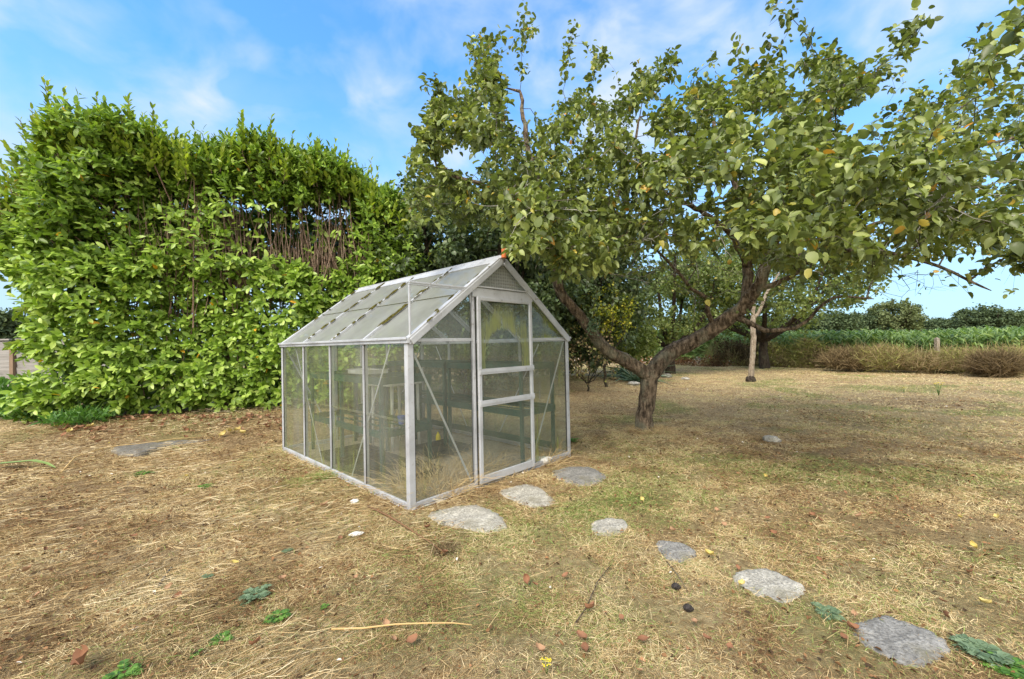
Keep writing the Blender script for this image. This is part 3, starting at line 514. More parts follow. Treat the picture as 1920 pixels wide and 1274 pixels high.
# gable ends
DX0, DX1 = .645, 1.345; HB = 1.60
def gable(yy, sy, door):
    def gpane(xa, xb, z0, fz, al=.5, m_='glass_side', nm='gable_pane'):
        s0 = RS.rand() * 9
        return pane(nm, lambda u, v: (xa + (xb - xa) * u, u * 0 + yy, z0 + (np.vectorize(fz)(xa + (xb - xa) * u) - z0) * v), G[m_], lambda u, v: al * (.4 + .9 * vn(u * 2 + s0, v * 3, 4)), nu=6)
    gpane(.03, DX0 - .03, .05, lambda x: GH - .02, .5); gpane(DX1 + .02, GW - .03, .05, lambda x: GH - .02, .85)
    gpane(.03, DX0 - .03, GH + .012, lambda x: roofz(x) - .012, .45); gpane(DX1 + .02, GW - .03, GH + .012, lambda x: roofz(x) - .012, 1.2)
    part('eave_tie', lambda mb: mb.bar((.045, yy, GH), (DX0 - .032, yy, GH), .02, .026), A)
    part('eave_tie', lambda mb: mb.bar((DX1 + .022, yy, GH), (GW - .045, yy, GH), .02, .026), A)
    zt = roofz(DX0 - .018) - .03
    part('door_jamb', lambda mb: (mb.box((DX0 - .030, yy - .012, .02), (DX0 - .004, yy + .012, zt)), mb.box((DX0 - .045, yy - .006, .02), (DX0 - .033, yy + .006, zt))), A)
    part('door_jamb', lambda mb: (mb.box((DX1 - .004, yy - .012, .02), (DX1 + .018, yy + .012, roofz(DX1 + .01) - .03))), A)
    part('jamb_seal', lambda mb: mb.box((DX0 - .0035, yy - .016, .02), (DX0 + .004, yy - .002, HB)), G['rubber'], bevel=0)
    mbp = MB(); za_ = HB + .10; xl = za_ and (za_ - GH) / SL + .03
    mbp.add([(xl, yy, za_), (GW - xl, yy, za_), (HW, yy, GR - .04)], [(0, 1, 2)]); mbp.build('gable_pane', G['glass_gable'], gh)
    # braces
    part('diagonal_brace', lambda mb: mb.bar((.035, yy + sy * .018, GH - .05), (DX0 - .05, yy + sy * .018, .06), .016, .004, (0, 1, 0)), A, bevel=0)
    part('diagonal_brace', lambda mb: mb.bar((GW - .035, yy + sy * .018, GH - .03), (DX1 + .03, yy + sy * .018, .09), .016, .004, (0, 1, 0)), A, bevel=0)
gable(0, 1, True); gable(GL, -1, False)
for (pa, pb) in (((.016, .86 * GL, GH - .03), (.016, .60 * GL, .05)), ((.016, .10 * GL, GH - .03), (.016, .36 * GL, .05)), ((GW - .016, .14 * GL, GH - .05), (GW - .016, .40 * GL, .05)), ((GW - .016, .86 * GL, GH - .05), (GW - .016, .6 * GL, .05))):
    part('diagonal_brace', lambda mb: mb.bar(pa, pb, .014, .004, (1, 0, 0)), A, bevel=0)
# door head, slide rail with its outrigger strut
part('door_head', lambda mb: (mb.box((DX0 - .035, -.030, HB), (DX1 + .022, -.0135, HB + .078)), mb.box((DX0 - .033, -.036, HB + .082), (DX1 + .024, -.012, HB + .095))), A)
part('slide_rail', lambda mb: (mb.box((.0, -.032, HB + .045), (DX0 - .036, -.014, HB + .054)), mb.box((.0, -.034, HB + .057), (DX0 - .036, -.022, HB + .072))), AD)
part('rail_strut', lambda mb: mb.box((-.002, -.030, GH - .03), (.014, -.016, HB + .044)), A)
part('rear_door_head', lambda mb: mb.box((DX0 - .035, GL - .02, HB), (DX1 + .022, GL + .012, HB + .06)), A)
for z in (.0, ): pane('gable_pane', lambda u, v: (DX0 + (DX1 - DX0) * u, u * 0 + GL, .05 + (HB - .05) * v), G['glass_side'], lambda u, v: .45 + .5 * v)
for xx_ in (HW,): part('rear_glazing_bar', lambda mb: mb.box((xx_ - .01, GL - .014, .03), (xx_ + .01, GL + .01, HB)), A)
# door
for (xa, za, zb) in ((.0425, .05, GH - .02), (DX0 - .0475, .05, 1.55), (DX1 + .0205, .05, 1.55), (GW - .0425, .05, GH - .02)):
    part('glazing_seal', lambda mb: mb.box((xa - .0015, -.010, za), (xa + .0015, -.002, zb)), G['rubber'], bevel=0)
dr = part('sliding_door', lambda mb: (mb.box((DX0 + .006, -.042, .03), (DX0 + .040, -.020, HB + .0)), mb.box((DX1 - .038, -.042, .03), (DX1 - .004, -.020, HB + .0)),
     mb.box((DX0 + .041, -.041, .03), (DX1 - .039, -.021, .095)), mb.box((DX0 + .041, -.041, HB - .03), (DX1 - .039, -.021, HB - .001))), A)
part('door_rail', lambda mb: (mb.box((DX0 + .008, -.056, .675), (DX1 - .006, -.043, .725)), mb.box((DX0 + .008, -.059, .692), (DX1 - .006, -.0565, .708))), A, dr)
part('door_rail', lambda mb: (mb.box((DX0 + .008, -.056, .945), (DX1 - .006, -.043, .992)), mb.box((DX0 + .008, -.059, .960), (DX1 - .006, -.0565, .976))), A, dr)
def halo(u, v):                                        # algae left round an arch of cleaned glass
    d = np.hypot((u - .45) / .36, np.clip((v - .18), 0, 9) / .42); a = sst(.85, 1.12, d) * sst(2.5, 1.3, d)
    return a * 1.05 + .1
pane('door_pane', lambda u, v: (DX0 + .04 + (DX1 - DX0 - .08) * u, u * 0 - .031, .98 + (HB - .04 - .98) * v), G['glass_door'], halo, parent=dr)
pane('door_pane', lambda u, v: (DX0 + .04 + (DX1 - DX0 - .08) * u, u * 0 - .031, .71 + (.96 - .71) * v), G['glass_door'], lambda u, v: u * 0 + .15, parent=dr)
pane('door_pane', lambda u, v: (DX0 + .04 + (DX1 - DX0 - .08) * u, u * 0 - .031, .09 + (.69 - .09) * v), G['glass_door'], lambda u, v: u * 0 + .05, parent=dr)
for xx_ in (DX0 + .02, DX1 - .02):
    for z in (.06, .7, .968, HB - .02): part('rivet', lambda mb: mb.tube([(xx_, -.062 if .5 < z < 1.2 else -.044, z), (xx_, -.041, z)], .0045, 8), G['alu_dirty'], dr, bevel=0)
def gw(x, y, z=0):                                     # greenhouse coordinates to world
    return Vector((GO[0] + gv[0] * x + gu[0] * y, GO[1] + gv[1] * x + gu[1] * y, z))

# ---------------------------------------------------------------- staging and things inside
def bench(x0, x1, y0, y1, top, shelf, label, extra=0):
    p = gw(x0, y0); e = empty('plant_bench', (p.x, p.y, 0), TH); tag(e, label, 'plant bench', 'green staging in the greenhouse'); w_ = x1 - x0; l_ = y1 - y0; GP = G['green_paint']
    legs = [(0, 0), (w_ - .035, 0), (0, l_ - .035), (w_ - .035, l_ - .035)] + ([(w_ - .035, l_ / 2), (0, l_ / 2)] if l_ > 1.2 else [])
    for a, b_ in legs: part('leg', lambda mb: mb.box((a + .002, b_ + .002, .0), (a + .033, b_ + .033, top - .066)), GP, e, .002)
    for nm, z in (('bench_top', top), ('shelf', shelf)):
        def fr(mb):
            mb.box((-.004, -.004, z - .065), (w_ + .004, .008, z)); mb.box((-.004, l_ - .008, z - .065), (w_ + .004, l_ + .004, z))
            mb.box((-.004, .0085, z - .065), (.008, l_ - .0085, z)); mb.box((w_ - .008, .0085, z - .065), (w_ + .004, l_ - .0085, z))
            k = 4
            for i in range(k): xx = .03 + (w_ - .09) * i / (k - 1); mb.box((xx, .009, z - .03), (xx + .03, l_ - .009, z - .022))
        part(nm, fr, GP, e, 0)
    if extra: part('brace_rail', lambda mb: mb.box((w_ - .03, .04, .08), (w_ - .02, l_ - .04, .15)), GP, e, 0)
    return e
bench(.24, .80, .86, 2.52, .91, .42, 'green two-tier plant bench along the left wall of the greenhouse')
bench(1.32, 1.84, .10, 1.28, 1.0, .55, 'green plant bench just inside the greenhouse, right of the sliding door', 1)
bench(1.32, 1.84, 1.34, 2.60, 1.0, .55, 'green plant bench in the far right corner of the greenhouse', 1)
bench(.84, 1.28, 2.22, 2.64, .95, .45, 'small green plant bench across the back wall of the greenhouse')
def loft(name, prof, sx, sy, m_, loc, rz=0, n=20, sq=1.0, bottom=True):
    """body of revolution-like shape with superellipse plan"""
    mb = MB(); vs = []; fs = []
    for r_, z_ in prof:
        for j in range(n):
            a = 6.2832 * j / n; c_, s_ = math.cos(a), math.sin(a); f = (abs(c_) ** (2 * sq) + abs(s_) ** (2 * sq)) ** (-1 / (2 * sq)) if sq > 1 else 1
            vs.append((c_ * f * r_ * sx, s_ * f * r_ * sy, z_))
    for i in range(len(prof) - 1):
        for j in range(n): j2 = (j + 1) % n; fs.append((i * n + j, i * n + j2, (i + 1) * n + j2, (i + 1) * n + j))
    fs.append(tuple(reversed(range(n)))); fs.append(tuple(len(vs) - n + j for j in range(n))) if prof[-1][0] > .001 else None
    mb.add(vs, fs, False); o = mb.build(name, m_); o.location = loc; o.rotation_euler = (0, 0, rz); return o
def tray(name, loc, lx_, ly_, h, m_, rz):
    mb = MB(); mb.box((-lx_, -ly_, 0), (lx_, ly_, .006)); w_ = .006
    mb.box((-lx_, -ly_, .0065), (lx_, -ly_ + w_, h)); mb.box((-lx_, ly_ - w_, .0065), (lx_, ly_, h)); mb.box((-lx_, -ly_ + w_ + .0005, .0065), (-lx_ + w_, ly_ - w_ - .0005, h)); mb.box((lx_ - w_, -ly_ + w_ + .0005, .0065), (lx_, ly_ - w_ - .0005, h))
    mb.box((-lx_ - .01, -ly_ - .01, h + .0005), (lx_ + .01, -ly_ + w_, h + .006)); mb.box((-lx_ - .01, ly_ - w_, h + .0005), (lx_ + .01, ly_ + .01, h + .006))
    o = mb.build(name, m_, bevel=.002); o.location = loc; o.rotation_euler = (0, 0, rz); return o
o = tray('seed_tray', gw(.50, 1.60, .915), .13, .2, .04, G['white_plastic'], TH); tag(o, 'white seed tray on top of the left plant bench', 'tray')
t_ = empty('plastic_table', gw(.98, 1.85), TH + .2); tag(t_, 'white plastic side table at the back of the greenhouse', 'table')
part('table_top', lambda mb: mb.box((-.24, -.2, .74), (.24, .2, .775)), G['white_plastic'], t_, .006)
for a in (-.2, .2):
    for b_ in (-.16, .16): part('leg', lambda mb: mb.tube([(a * 1.05, b_ * 1.05, 0), (a, b_, .739)], [.014, .02], 8), G['white_plastic'], t_, 0)
for k, (a, b_, lb) in enumerate(((.42, .72, 'black plant tray on the gravel nearest the corner post'), (.36, 1.25, 'black plant tray under the left bench, second from the front'), (.40, 1.78, 'black plant tray deepest under the left bench'), (1.15, 1.2, 'black plant tray on the gravel behind the greenhouse door'))):
    tag(tray('plant_tray', gw(a, b_, .012), .26, .22, .06, G['black_plastic'], TH), lb, 'tray', 'black trays on the greenhouse floor')
pb_ = loft('plastic_bottle', [(.8, 0), (1, .01), (1, .09), (.7, .12), (.3, .13), (.3, .15)], .03, .03, G['yel'], gw(1.30, 1.45, .02), n=16); tag(pb_, 'small yellow bottle on the greenhouse floor by the right bench', 'bottle')
pb_ = loft('plant_pot', [(.7, 0), (1, .07), (1.1, .07), (1.1, .085), (.95, .085), (.9, .05)], .035, .035, G['blue'], gw(.55, 1.02, .425), n=16); tag(pb_, 'small blue pot on the lower shelf of the left bench', 'pot')
pb_ = loft('clay_cap', [(1.0, 0), (1.08, .02), (.9, .05), (1.0, .07), (.55, .10), (.1, .115)], .022, .03, G['terracotta'], gw(HW, -.045, GR + .0), n=12); tag(pb_, 'bright orange clay finial on the peak of the greenhouse roof', 'finial')
mbs = MB(); vs = []
def blob(name, loc, r, m_, seed, flat_=.6, sx=1, sy=1, nz=7, na=12):
    rr = random.Random(seed); mb = MB(); vs = []; fs = []
    for i in range(nz + 1):
        ph = math.pi * i / nz
        for j in range(na):
            th_ = 6.2832 * j / na; q = 1 + rr.uniform(-.16, .16) * (1 if 0 < i < nz else 0)
            vs.append((math.sin(ph) * math.cos(th_) * r * sx * q, math.sin(ph) * math.sin(th_) * r * sy * q, math.cos(ph) * r * flat_ * q))
    for i in range(nz):
        for j in range(na): fs.append((i * na + j, (i + 1) * na + j, (i + 1) * na + (j + 1) % na, i * na + (j + 1) % na))
    mb.add(vs, fs, False); o = mb.build(name, m_); o.location = loc; o.rotation_euler = (0, 0, rr.uniform(0, 6)); return o
# dry grass tufts inside the greenhouse
def tuft(name, loc, n, hgt, spread, v0, v1, label, cat, m_='straw', wd=.0013, grp=None, droop=.6):
    a = RS.uniform(0, 6.28, n); r = spread * np.sqrt(RS.rand(n)) * .45; P = np.stack([loc[0] + r * np.cos(a), loc[1] + r * np.sin(a), np.full(n, loc[2])], -1)
    t_ = RS.normal(0, .45, (n, 2)); D = np.stack([t_[:, 0] + np.cos(a) * .35, t_[:, 1] + np.sin(a) * .35, np.ones(n)], -1); bd = np.stack([D[:, 0] * .9, D[:, 1] * .9, -droop * RS.rand(n)], -1)
    o = blades(name, P - np.array(loc), D, hgt * RS.uniform(.35, 1, n), np.full(n, wd) * RS.uniform(.6, 1.5, n), RS.uniform(v0, v1, n), G[m_], bd); o.location = loc; tag(o, label, cat, grp); return o
p = gw(.42, .28, .0); tuft('dry_grass_tuft', p, 1100, .42, .75, .35, .95, 'tall dry straw-coloured grass tuft growing inside the near corner of the greenhouse', 'grass tuft')
p = gw(1.62, .10, .0); tuft('dry_grass_tuft', p, 300, .34, .5, .3, .9, 'thin dry weed tuft inside the right front pane of the greenhouse', 'grass tuft')
p = gw(1.08, .45, .0); tuft('dry_grass_tuft', p, 260, .30, .6, .3, .9, 'sparse dry grass tuft behind the bottom pane of the sliding door', 'grass tuft')
o = blob('limestone_lump', gw(1.50, .05, .03), .09, G['white_plastic'], 4, .5, 1.5, .7); tag(o, 'whitish lump lying behind the bottom right pane of the greenhouse', 'stone')

# ---------------------------------------------------------------- laurel hedge
HP0, HP1 = np.array([-7.2, 5.9]), np.array([-2.2, 7.4]); hd = HP1 - HP0; HLn = np.linalg.norm(hd); hd = hd / HLn; hn = np.array([hd[1], -hd[0]])   # hn faces the camera
def hedge_pt(px, py, dep=0):                           # hedge coordinates (s, z) under a pixel
    d = ray(px, py); A_ = np.array([[d.x, -hd[0]], [d.y, -hd[1]]]); t_, s_ = np.linalg.solve(A_, HP0 + hn * -dep); return s_, EYE + d.z * t_
top_px = [(-60,330),(0,262),(30,235),(60,225),(80,170),(100,180),(130,205),(200,195),(240,200),(290,228),(330,245),(400,226),(470,224),(510,240),(560,258),(600,260),(650,285),(700,318),(740,350),(790,400)]
tp = np.array([hedge_pt(a, b_) for a, b_ in top_px]); SMIN, SMAX = tp[0, 0], tp[-1, 0]
def htop(s): return np.interp(s, tp[:, 0], tp[:, 1])
zcut = hedge_pt(420, 487)[1]; zbare = hedge_pt(420, 375)[1]; sb = hedge_pt(215, 430)[0]; s_end = hedge_pt(755, 500)[0]; s_left = hedge_pt(10, 640)[0]
def hw(s, z, dep):                                     # s along, z height, dep = metres behind the face
    curl = np.clip((s_left + .5 - s), 0, 3)            # left end rounds away
    return np.stack([HP0[0] + hd[0] * s - hn[0] * (dep + curl * .5), HP0[1] + hd[1] * s - hn[1] * (dep + curl * .5), z], -1)
def shoots(P, D, L, nl_, leafL, spread=1.0, v0=.0, v1=.9, up=.0):
    """spirals of leaves along short shoots -> arrays for leaves()"""
    n = len(P); D = unit(D); A1 = unit(np.cross(D, np.array([.3, .2, 1.0]) + RS.randn(n, 3) * .2)); A2 = np.cross(D, A1); o_ = [[], [], [], [], [], []]
    for k in range(nl_):
        f = (k + .5 + RS.rand(n) * .6) / nl_; ang = k * 2.4 + RS.rand(n) * .7; rad = A1 * np.cos(ang)[:, None] + A2 * np.sin(ang)[:, None]
        op = (spread * (1.25 - .75 * f))[:, None]; d = unit(D + rad * op + np.array([0, 0, up]) + RS.randn(n, 3) * .15)
        o_[0].append(P + D * (L * f)[:, None]); o_[1].append(d); U = D * 1.0 + np.array([0, 0, .45]) + RS.randn(n, 3) * .25; o_[2].append(U)
        ll = leafL * RS.uniform(.7, 1.15, n) * (1 - .25 * f); o_[3].append(ll); o_[4].append(ll * RS.uniform(.18, .25, n)); o_[5].append(np.clip(RS.uniform(v0, v1, n) + .12 * f, 0, 1))
    return [np.concatenate(x) for x in o_]
def gapmask(s, z, thr): return fbm(s * 1.1, z * 1.1 + 3, 55, 3) > thr
out = hn
hedge = empty('laurel_hedge', (float((HP0[0] + HP1[0]) / 2), float((HP0[1] + HP1[1]) / 2), .15)); tag(hedge, 'tall glossy green laurel hedge behind the greenhouse, with a bare band of stems halfway up', 'hedge')
def hparent(o): o.parent = hedge; o.matrix_parent_inverse = Matrix.Translation(-hedge.location); return o
lo_s, lo_p = [], []
def zone(n, s0, s1, z0f, z1f, depf, Dz, nlv, LL, Lf, spread, v0, v1, thr=0, lname='laurel_foliage', mm='laurel', jit=.5):
    s = RS.uniform(s0, s1, n); z0 = z0f(s); z1 = z1f(s); z = z0 + (z1 - z0) * RS.rand(n); k = (z1 > z0) & gapmask(s, z, thr); s, z = s[k], z[k]; n = len(s)
    bulge = (fbm(s * 1.4, z * 1.4, 91, 3) - .5) * .85; dep = depf(s, z, n) - bulge; P = hw(s, z, dep)
    D = np.stack([out[0] + RS.randn(n) * jit, out[1] + RS.randn(n) * jit, Dz + RS.randn(n) * jit * .8], -1)
    a = shoots(P, D, np.full(n, LL) * RS.uniform(.6, 1.3, n), nlv, Lf, spread, v0, v1); yl = RS.rand(len(a[5])) < .0035; a[5] = np.where(yl, 1.0, np.minimum(a[5], .955))
    return a
gfl = lambda s: gz(HP0[0] + hd[0] * s, HP0[1] + hd[1] * s)
parts_ = []
# clipped lower face, full height at the left
parts_.append(zone(2350, s_left, s_end, lambda s: gfl(s) + .10, lambda s: np.full_like(s, zcut) - .2 + .45 * fbm(s * 2.6, s * 0, 3, 3), lambda s, z, n: RS.exponential(.14, n) * 1.0 + .05, .10, 7, .17, .155, 1.0, .15, .92, .27))
parts_.append(zone(1300, s_left - .5, sb + .25, lambda s: np.full_like(s, zcut) - .3, lambda s: htop(s) - .15, lambda s, z, n: RS.uniform(-.05, .8, n), .35, 7, .24, .15, .9, .05, .85, .27))
parts_.append(zone(900, s_left, sb + .4, lambda s: np.full_like(s, zcut) - .3, lambda s: htop(s) - .3, lambda s, z, n: RS.uniform(.6, 1.6, n), .2, 6, .24, .16, 1.0, 0, .5, .2))
# inner dark leaves behind
parts_.append(zone(500, s_left, s_end, lambda s: gfl(s) + .1, lambda s: gfl(s) + .6, lambda s, z, n: RS.uniform(.2, 1.2, n), .1, 5, .2, .16, 1.1, 0, .5, 0))
parts_.append(zone(1500, s_left, s_end, lambda s: gfl(s) + .12, lambda s: np.full_like(s, zcut), lambda s, z, n: RS.uniform(.3, 1.4, n), .1, 5, .2, .16, 1.1, 0, .5, .2))
parts_.append(zone(1900, sb - .3, s_end + .2, lambda s: np.full_like(s, zcut) - .1, lambda s: np.full_like(s, zbare) + .1, lambda s, z, n: RS.uniform(.85, 1.9, n), .1, 6, .2, .17, 1.1, 0, .35, .18))
parts_.append(zone(200, sb, s_end, lambda s: np.full_like(s, zcut) - .1, lambda s: np.full_like(s, zbare) + .3, lambda s, z, n: RS.uniform(.1, .6, n), -.1, 4, .15, .15, 1.0, .45, .95, 0))
parts_.append(zone(260, sb - .1, hedge_pt(430, 430)[0], lambda s: np.full_like(s, zcut) - .1, lambda s: np.full_like(s, zbare) + .1, lambda s, z, n: RS.uniform(.05, .9, n), .2, 5, .2, .15, 1.0, .1, .9, .46))
parts_.append(zone(420, hedge_pt(668, 430)[0], s_end + .3, lambda s: np.full_like(s, zcut) - .3, lambda s: np.full_like(s, zbare) + .2, lambda s, z, n: RS.uniform(.0, 1.0, n), .3, 7, .22, .14, 1.0, .05, .85, .3))
# upper mass
parts_.append(zone(2800, sb - .2, s_end + .1, lambda s: np.full_like(s, zbare) - .22 + .6 * fbm(s * 2.2, s * 0, 8, 3), lambda s: htop(s) - .2, lambda s, z, n: .15 + RS.uniform(0, 1.0, n) * 1.0, .5, 8, .24, .137, .85, .0, .8, .2))
hl_ = [np.concatenate([p_[i] for p_ in parts_]) for i in range(6)]
k = hl_[0][:, 2] > gfl(((hl_[0][:, 0] - HP0[0]) * hd[0] + (hl_[0][:, 1] - HP0[1]) * hd[1])) + .08; hl_ = [x[k] for x in hl_]
hparent(leaves('laurel_foliage', *hl_, G['laurel'], droop=.22, hi=((.18, .62), (.45, 1), (.78, .74))))
# upright top shoots
n = 1150; s = RS.uniform(s_left - .6, s_end + .3, n); dep = RS.uniform(-.1, 1.3, n); tall = RS.rand(n) ** 4; zt_ = htop(s)
P = hw(s, zt_ - .52 - .22 * RS.rand(n) - .3 * np.abs(dep - .5), dep); D = np.stack([RS.randn(n) * .16, RS.randn(n) * .16, np.ones(n)], -1)
k = np.ones(n, bool); a = shoots(P, D, .42 + .42 * tall, 13, .135, .62, .15, 1.0)
hparent(leaves('laurel_top_shoots', *a, G['laurel_new'], droop=.12, fold=.5))
mb = MB(); rr = random.Random(5)
for i in range(n):
    if i % 4 == 0: mb.tube([P[i], P[i] + unit(D[i]) * (.42 + .42 * tall[i])], [.006, .002], 4, cap=False)
# leaning sprays at the left end
pl = []; dl = []
for (px, py, qx, qy) in ((60,330,20,215),(110,300,85,150),(90,250,95,160),(50,420,-10,330),(40,500,-20,470),(60,560,5,590),(190,280,185,180),(240,260,245,185),(150,280,150,200),(30,640,-10,650),(60,380,0,290),(130,330,60,230),(285,300,290,205),(505,300,510,225),(455,290,455,215)):
    s0_, z0_ = hedge_pt(px, py); s1_, z1_ = hedge_pt(qx, qy); p0 = hw(np.array([s0_]), np.array([z0_]), np.array([.0]))[0]; p1 = hw(np.array([s1_]), np.array([z1_]), np.array([-.05]))[0]; pl.append(p0); dl.append(p1 - p0)
    mb.tube([p0 - (p1 - p0) * .8 + np.array([.1, .3, 0]), p0, p1], [.012, .009, .003], 5, cap=False)
pl = np.array(pl); dl = np.array(dl); a = shoots(pl, dl, np.linalg.norm(dl, axis=1), 24, .14, .8, .1, .9); hparent(leaves('laurel_sprays', *a, G['laurel_new'], droop=.15, fold=.4))
# stems
for i in range(250):
    s0_ = rr.uniform(sb - .3, s_end); d0 = rr.choice((rr.uniform(.12, .5), rr.uniform(.3, 1.1))); z0_ = rr.uniform(.3, zcut - .2); z1_ = zbare + rr.uniform(-.25, .55); pts = []
    a0 = rr.gauss(0, .34); 
    for k in range(5):
        f = k / 4; q = hw(np.array([s0_ + a0 * f + rr.gauss(0, .02)]), np.array([z0_ + (z1_ - z0_) * f]), np.array([d0 + rr.gauss(0, .03)]))[0]; pts.append(q)
    r0 = rr.choice((.006, .007, .009, .013)); mb.tube(pts, [r0, r0, r0 * .85, r0 * .7, r0 * .5], 5, cap=False)
for i in range(150):                                   # cut stubs just above the clipped face
    s0_ = rr.uniform(sb, s_end); d0 = rr.uniform(.12, .5); p0 = hw(np.array([s0_]), np.array([zcut - .35]), np.array([d0]))[0]; p1 = hw(np.array([s0_ + rr.gauss(0, .12)]), np.array([zcut + rr.uniform(.1, .6)]), np.array([d0 + rr.gauss(0, .06)]))[0]; mb.tube([p0, p1], [.006, .005], 5)
for (px, py, r0, ax) in ((130, 560, .03, .1), (310, 560, .02, .05), (405, 560, .032, .06), (470, 560, .02, -.1), (610, 560, .022, .12), (690, 560, .02, .1), (215, 560, .02, -.15), (60, 600, .02, -.2)):
    s0_, _ = hedge_pt(px, py); pts = []; zt2 = float(htop(s0_)) - .5; z0_ = float(gfl(s0_)) - .05
    for k in range(9): f = k / 8; pts.append(hw(np.array([s0_ + ax * f * 2 + rr.gauss(0, .025)]), np.array([z0_ + (zt2 - z0_) * f]), np.array([.38 + .1 * f + rr.gauss(0, .02)]))[0])
    mb.tube(pts, [r0 * (1.2 - f / 8 * .9) for f in range(9)], 8)
    for j in range(9):
        f = rr.uniform(.3, .95); q = pts[int(f * 8)]; e_ = Vector(q) + Vector((rr.gauss(0, .3), rr.gauss(-.1, .2), rr.uniform(.3, .7))); mb.tube([q, (Vector(q) + e_) / 2 + Vector((rr.gauss(0, .03), 0, -.04)), e_], [r0 * .35, r0 * .28, r0 * .12], 5, cap=False)
hparent(mb.build('stems', G['stem']))

# ---------------------------------------------------------------- trees
class Grow:
    """a skeleton grown from hand-laid limbs towards scattered leaf clusters"""
    def __init__(s): s.p = []; s.par = []; s.r = []; s.len = []
    def limb(s, pts, rads, start=None):
        idx = start
        pts = [Vector(p) for p in pts]
        if start is None: s.p.append(pts[0]); s.par.append(-1); s.r.append(rads[0]); s.len.append(0); idx = 0
        # Catmull-Rom through the points
        k = len(pts)
        for i in range(k - 1):
            p0, p1, p2, p3 = pts[max(i - 1, 0)], pts[i], pts[i + 1], pts[min(i + 2, k - 1)]; st = max(2, int((p2 - p1).length / .09))
            for j in range(1, st + 1):
                f = j / st; q = .5 * ((2 * p1) + (p2 - p0) * f + (2 * p0 - 5 * p1 + 4 * p2 - p3) * f * f + (3 * p1 - p0 - 3 * p2 + p3) * f ** 3)
                q += Vector((random.gauss(0, .007), random.gauss(0, .007), random.gauss(0, .007)))
                s.p.append(q); s.par.append(idx); s.r.append(rads[i] + (rads[i + 1] - rads[i]) * f); s.len.append(s.len[idx] + (p2 - p1).length / st); idx = len(s.p) - 1
        return idx
    def near(s, q):
        a = np.array([tuple(x) for x in s.p]); return int(np.argmin(((a - np.array(q)) ** 2).sum(1)))
    def grow(s, targets, step=.11, wander=.035, sag=.0, lenw=.12):
        P_ = np.zeros((len(s.p) + len(targets) * 60, 3)); n = len(s.p); P_[:n] = [tuple(x) for x in s.p]; Ln = np.zeros(len(P_)); Ln[:n] = s.len; Tg = np.array(targets)
        d0 = np.array([((P_[:n] - t_) ** 2).sum(1).min() for t_ in Tg]); tips = []
        for t_ in Tg[np.argsort(d0 * (1 + .3 * RS.rand(len(d0))))]:
            c = np.sqrt(((P_[:n] - t_) ** 2).sum(1)) + lenw * Ln[:n] + np.maximum(0, P_[:n, 2] - t_[2] - .1) * .3; j = int(np.argmin(c)); a = P_[j]; L = np.linalg.norm(t_ - a); m_ = max(1, min(50, int(L / step)))
            idx = j; mid = np.array([RS.randn() * .12 * L, RS.randn() * .12 * L, (RS.rand() * .22 + .02) * L])
            for q in range(1, m_ + 1):
                f = q / m_; pt = a + (t_ - a) * f + mid * (4 * f * (1 - f)) * .6 + RS.randn(3) * wander * (.4 + .6 * (q < m_)); P_[n] = pt; Ln[n] = Ln[idx] + L / m_
                s.p.append(Vector(pt)); s.par.append(idx); s.r.append(0); s.len.append(Ln[n]); idx = n; n += 1
            tips.append(idx)
        return tips
    def finish(s, tip=.0022, ex=2.4):
        n = len(s.p); a = np.zeros(n); s.ch = [[] for _ in range(n)]
        for i in range(n - 1, -1, -1):
            if a[i] == 0: a[i] = tip ** ex
            if s.par[i] >= 0: a[s.par[i]] += a[i] * .999; s.ch[s.par[i]].append(i)
        s.rr = np.array([s.r[i] if s.r[i] > 0 else a[i] ** (1 / ex) for i in range(n)])
        for i in range(n):
            if s.r[i] == 0 and s.par[i] >= 0: s.rr[i] = min(s.rr[i], s.rr[s.par[i]] * .92, .05)
    def mesh(s, mb_thick, mb_thin, lim=.03):
        st = [0] if s.par[0] < 0 else []; st = [(0, None)]
        while st:
            i, pre = st.pop(); pts = ([s.p[pre]] if pre is not None else []) + [s.p[i]]; rd = ([min(s.rr[pre], s.rr[i] * 1.25)] if pre is not None else []) + [s.rr[i]]
            while s.ch[i]:
                c = sorted(s.ch[i], key=lambda k: (-s.r[k], -s.rr[k])); j = c[0]
                for q in c[1:]: st.append((q, i))
                pts.append(s.p[j]); rd.append(s.rr[j]); i = j
            if len(pts) < 2: continue
            thick = max(rd) > lim; rd[-1] *= .5
            if thick: mb_thick.tube(pts, rd, 22 if max(rd) > .06 else 12, wob=.30 if max(rd) > .05 else .2, seed=len(pts) % 17 + 1)
            else: mb_thin.tube(pts, rd, 5 if max(rd) > .008 else 4, cap=False)
